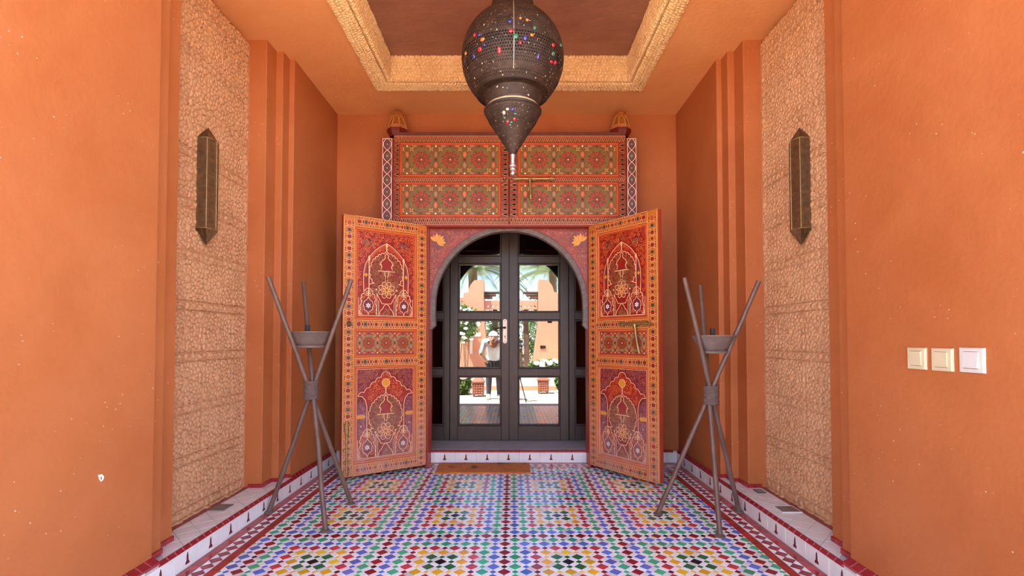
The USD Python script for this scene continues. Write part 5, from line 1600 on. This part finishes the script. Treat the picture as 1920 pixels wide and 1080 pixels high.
def palm(label, x, y, h, seed, n=30, fl=3.0):
    rng = np.random.default_rng(seed)
    t = Thing("palm_tree", label, "palm tree", (x, y, GZ), "palm trees behind the gate")
    z = np.linspace(GZ, h, 24)
    t.part("trunk", MB().tube(np.stack([x + 0.1 * np.sin(z * 0.5), np.full(24, y), z], 1), 0.22 + 0.02 * (np.arange(24) % 2), 12), BARK)
    m = MB()
    for k in range(n):
        a = k * 2.39996; up = rng.uniform(0.05, 1.1)
        s = np.linspace(0, 1, 16)
        rr = fl * s * math.cos(up * 0.8); zz = h + fl * (s * math.sin(up) - 0.75 * s ** 2.1)
        P = np.stack([x + rr * math.cos(a), y + rr * math.sin(a), zz], 1)
        m.tube(P, np.linspace(0.03, 0.006, 16), 4, caps=False)
        side_ = np.array([-math.sin(a), math.cos(a), 0])
        for q in np.linspace(0.12, 1.0, 42):
            p = np.array([np.interp(q, s, P[:, i]) for i in range(3)])
            tdir = np.array([math.cos(a), math.sin(a), -0.6 * q])
            L_ = 0.55 * math.sin(PI * min(0.96, q * 0.85 + 0.1)) + 0.08
            for sg in (-1, 1):
                e = p + (side_ * sg * 0.85 + tdir * 0.55 + np.array([0, 0, -0.35])) * L_
                w_ = tdir * 0.024
                m.add([p - w_, p + w_, e], [[0, 1, 2]])
    t.part("frond", m, PALM_G, kind="stuff")


palm("tall palm tree behind the left gate tower", -2.1, -15.0, 4.7, 3, 44, 3.5)
palm("tall palm tree behind the right gate tower", 2.5, -20.5, 5.3, 8, 44, 4.2)


def planter(label, x, y):
    t = Thing("carved_planter", label, "planter", (x, y, GZ), "carved wooden planters")
    t.part("box", MB().prism(FLOOR, [(x - 0.13, y - 0.13), (x + 0.13, y - 0.13), (x + 0.13, y + 0.13), (x - 0.13, y + 0.13)], GZ + 0.05, GZ + 0.32, 0.008), CARVED_WOOD)
    for a in (-0.12, 0.09):
        for b_ in (-0.12, 0.09):
            t.part("leg", bx(x + a, x + a + 0.03, y + b_, y + b_ + 0.03, GZ, GZ + 0.06), CARVED_WOOD)
    t.part("rim", bx(x - 0.15, x + 0.15, y - 0.15, y + 0.15, GZ + 0.32, GZ + 0.36, 0.008), CARVED_WOOD)
    f = Frame((x, y + 0.13, GZ), (1, 0, 0), (0, 0, 1), (0, 1, 0))
    m = MB()
    for i in range(4):
        for j in range(4):
            m.flat(f, star(-0.084 + i * 0.056, 0.10 + j * 0.056, 0.025, 0.011, 6), 0.010, depth=0.014)
    t.part("carved_star", m, mat("carved_pale_wood", (0.45, 0.24, 0.17), rough=0.6))
    t.part("pyramid_lid", MB().lathe([(0.18, GZ + 0.36), (0.07, GZ + 0.50), (0.001, GZ + 0.55)], (x, y, 0), 4, a0=PI / 4), CARVED_WOOD)


planter("carved red-brown box mirrored in the lower left pane", -0.78, -1.35)
planter("carved red-brown box mirrored in the lower right pane", 0.76, -1.95)

# ------------------------------------------------------------------ the photographer beside the camera tripod (mirrored in the door)
def limbs(chains, refine=0.02):
    """Joints with radii joined by hulls into one smooth surface."""
    parts = []
    for ch in chains:
        for (p, r), (q, s) in zip(ch[:-1], ch[1:]):
            parts.append(m3.Manifold.batch_hull([m3.Manifold.sphere(r, 16).translate(list(map(float, p))), m3.Manifold.sphere(s, 16).translate(list(map(float, q)))]))
    m = m3.Manifold.batch_boolean(parts, m3.OpType.Add).refine_to_length(refine).to_mesh()
    t = trimesh.Trimesh(m.vert_properties[:, :3], m.tri_verts)
    trimesh.smoothing.filter_taubin(t, iterations=12)
    return t


PX, PY = -0.40, -0.82
SKIN = mat("skin", (0.52, 0.27, 0.18), (0.56, 0.30, 0.20), rough=0.5)
SHIRT = mat("white_shirt", (0.62, 0.66, 0.72), (0.74, 0.77, 0.82), scale=5, rough=0.8, bump=0.3, bscale=8, bdist=0.02)
JEANS = mat("dark_jeans", (0.045, 0.055, 0.08), (0.075, 0.09, 0.12), scale=9, rough=0.85)
SHOE = mat("pale_shoes", (0.60, 0.58, 0.55), rough=0.7)
CAP = mat("white_cap", (0.78, 0.77, 0.74), rough=0.8)
g = GZ
hip = lambda s: (PX + s * 0.095, PY - 0.04, g + 0.90)
sh = lambda s: (PX + s * 0.185, PY + 0.30, g + 1.27)
head = (PX, PY + 0.47, g + 1.36)
chains = []
for s in (-1, 1):
    chains.append([(hip(s), 0.095), ((PX + s * 0.11, PY + 0.03, g + 0.50), 0.060), ((PX + s * 0.12, PY - 0.04, g + 0.09), 0.042), ((PX + s * 0.13, PY + 0.11, g + 0.045), 0.036)])
    el = (PX + s * 0.27, PY + 0.30, g + 1.00) if s < 0 else (PX + 0.30, PY + 0.36, g + 1.02)
    wr = (PX - 0.16, PY + 0.10, g + 0.84) if s < 0 else (PX + 0.27, PY + 0.50, g + 1.17)
    chains.append([(sh(s), 0.060), (el, 0.044), (wr, 0.030)])
    ax = np.array(wr) + (np.array(wr) - np.array(el)) / np.linalg.norm(np.array(wr) - np.array(el)) * 0.05
    chains.append([(wr, 0.028), (ax, 0.034)])
    dirn = (ax - np.array(wr)) / 0.05
    lat = np.cross(dirn, (0, 0, 1)); lat /= np.linalg.norm(lat); up = np.cross(lat, dirn)
    for k, L_ in enumerate((0.065, 0.075, 0.07, 0.055)):
        b0 = ax + lat * (k - 1.5) * 0.019
        chains.append([(b0, 0.0095), (b0 + dirn * L_ * 0.6, 0.009), (b0 + dirn * L_ - up * 0.018, 0.008)])
    chains.append([(np.array(wr) + dirn * 0.02, 0.012), (np.array(wr) + dirn * 0.04 + lat * 0.045, 0.0105), (np.array(wr) + dirn * 0.075 + lat * 0.05 - up * 0.01, 0.009)])
chains.append([(hip(-1), 0.10), (hip(1), 0.10)])
chains.append([((PX, PY - 0.03, g + 0.93), 0.135), ((PX, PY + 0.14, g + 1.11), 0.135), ((PX, PY + 0.27, g + 1.22), 0.13)])
chains.append([(sh(-1), 0.062), ((PX, PY + 0.28, g + 1.25), 0.11), (sh(1), 0.062)])
chains.append([((PX, PY + 0.31, g + 1.28), 0.062), ((PX, PY + 0.40, g + 1.33), 0.054)])
chains.append([((PX, PY + 0.44, g + 1.40), 0.094), ((PX, PY + 0.475, g + 1.355), 0.088), ((PX, PY + 0.515, g + 1.305), 0.055)])
chains.append([((PX, PY + 0.555, g + 1.365), 0.012), ((PX, PY + 0.572, g + 1.335), 0.015)])      # nose
for s in (-1, 1):
    chains.append([((PX + s * 0.09, PY + 0.455, g + 1.385), 0.014), ((PX + s * 0.092, PY + 0.462, g + 1.345), 0.011)])   # ears
man = Thing("person", "person in white shirt, dark jeans and white cap bending beside the mirrored tripod", "person", (PX, PY, g))
body = limbs(chains)
man.part("body", body, SKIN, smooth=True)


def clothing(mask, off, name, material):
    v = body.vertices + body.vertex_normals * off
    f = body.faces[mask(body.vertices[body.faces].mean(1))]
    inner = body.vertices + body.vertex_normals * 0.001
    e = trimesh.Trimesh(v, f, process=False)
    man.part(name, MB().add(v, f).add(inner, f[:, ::-1]), material, smooth=True)


clothing(lambda c: (c[:, 2] < g + 0.93) & (c[:, 2] > g + 0.10) & (np.abs(c[:, 0] - PX) < 0.24) & (c[:, 1] < PY + 0.09 - 0.0), 0.010, "jeans", JEANS)
clothing(lambda c: (c[:, 2] > g + 0.86) & (c[:, 1] < PY + 0.37) & (np.abs(c[:, 0] - PX) < 0.30) & ((c[:, 2] > g + 1.03) | (np.abs(c[:, 0] - PX) < 0.17)), 0.013, "shirt", SHIRT)
clothing(lambda c: c[:, 2] < g + 0.105, 0.012, "shoes", SHOE)
clothing(lambda c: (c[:, 1] > PY + 0.33) & (c[:, 2] > g + 1.395), 0.012, "cap", CAP)
for s in (-1, 1):
    e = trimesh.creation.icosphere(2, 0.011); e.apply_translation((PX + s * 0.033, PY + 0.548, g + 1.385))
    man.part("eye", e, BLACK, smooth=True)
man.part("mouth", MB().tube([(PX - 0.022, PY + 0.565, g + 1.300), (PX, PY + 0.571, g + 1.298), (PX + 0.022, PY + 0.565, g + 1.300)], 0.005, 6), BLACK, smooth=True)

tri_t = Thing("camera_tripod", "camera tripod with a dark camera, mirrored in the glazed door", "tripod", (0, -0.22, GZ))
for k in range(3):
    a = PI / 2 + k * 2 * PI / 3 + 0.5
    top = np.array([0.03 * math.cos(a), -0.22 + 0.03 * math.sin(a), 0.86]); ft = np.array([0.30 * math.cos(a), -0.22 + 0.30 * math.sin(a), GZ])
    md = (top + ft) / 2
    lg = tri_t.part("leg", MB().tube([top, md], 0.016, 10).tube([md, ft], 0.011, 10), BLACK, smooth=40)
    tri_t.part("leg_lock", MB().tube([md + (top - ft) * 0.03, md - (top - ft) * 0.03], 0.019, 10), BRONZE_DARK, smooth=40, parent=lg)
tri_t.part("centre_column", MB().tube([(0, -0.22, 0.70), (0, -0.22, 1.06)], 0.014, 12), BLACK, smooth=40)
tri_t.part("head", MB().lathe([(0.001, 0.86), (0.045, 0.86), (0.045, 0.90), (0.03, 0.93), (0.02, 1.04), (0.035, 1.06), (0.035, 1.075), (0.001, 1.075)], (0, -0.22, 0), 18), BLACK, smooth=35)
bd_ = rounded(0.065, 0.035, 0.045, 0.012, (0, -0.22, 1.122))
tri_t.part("camera_body", bd_, BLACK, smooth=35)
tri_t.part("viewfinder", rounded(0.025, 0.03, 0.018, 0.008, (0, -0.22, 1.175)), BLACK, smooth=35)
tri_t.part("lens_barrel", MB().tube([(0, -0.19, 1.122), (0, -0.13, 1.122), (0, -0.128, 1.122), (0, -0.10, 1.122)], [0.036, 0.036, 0.040, 0.040], 24), BLACK, smooth=35)
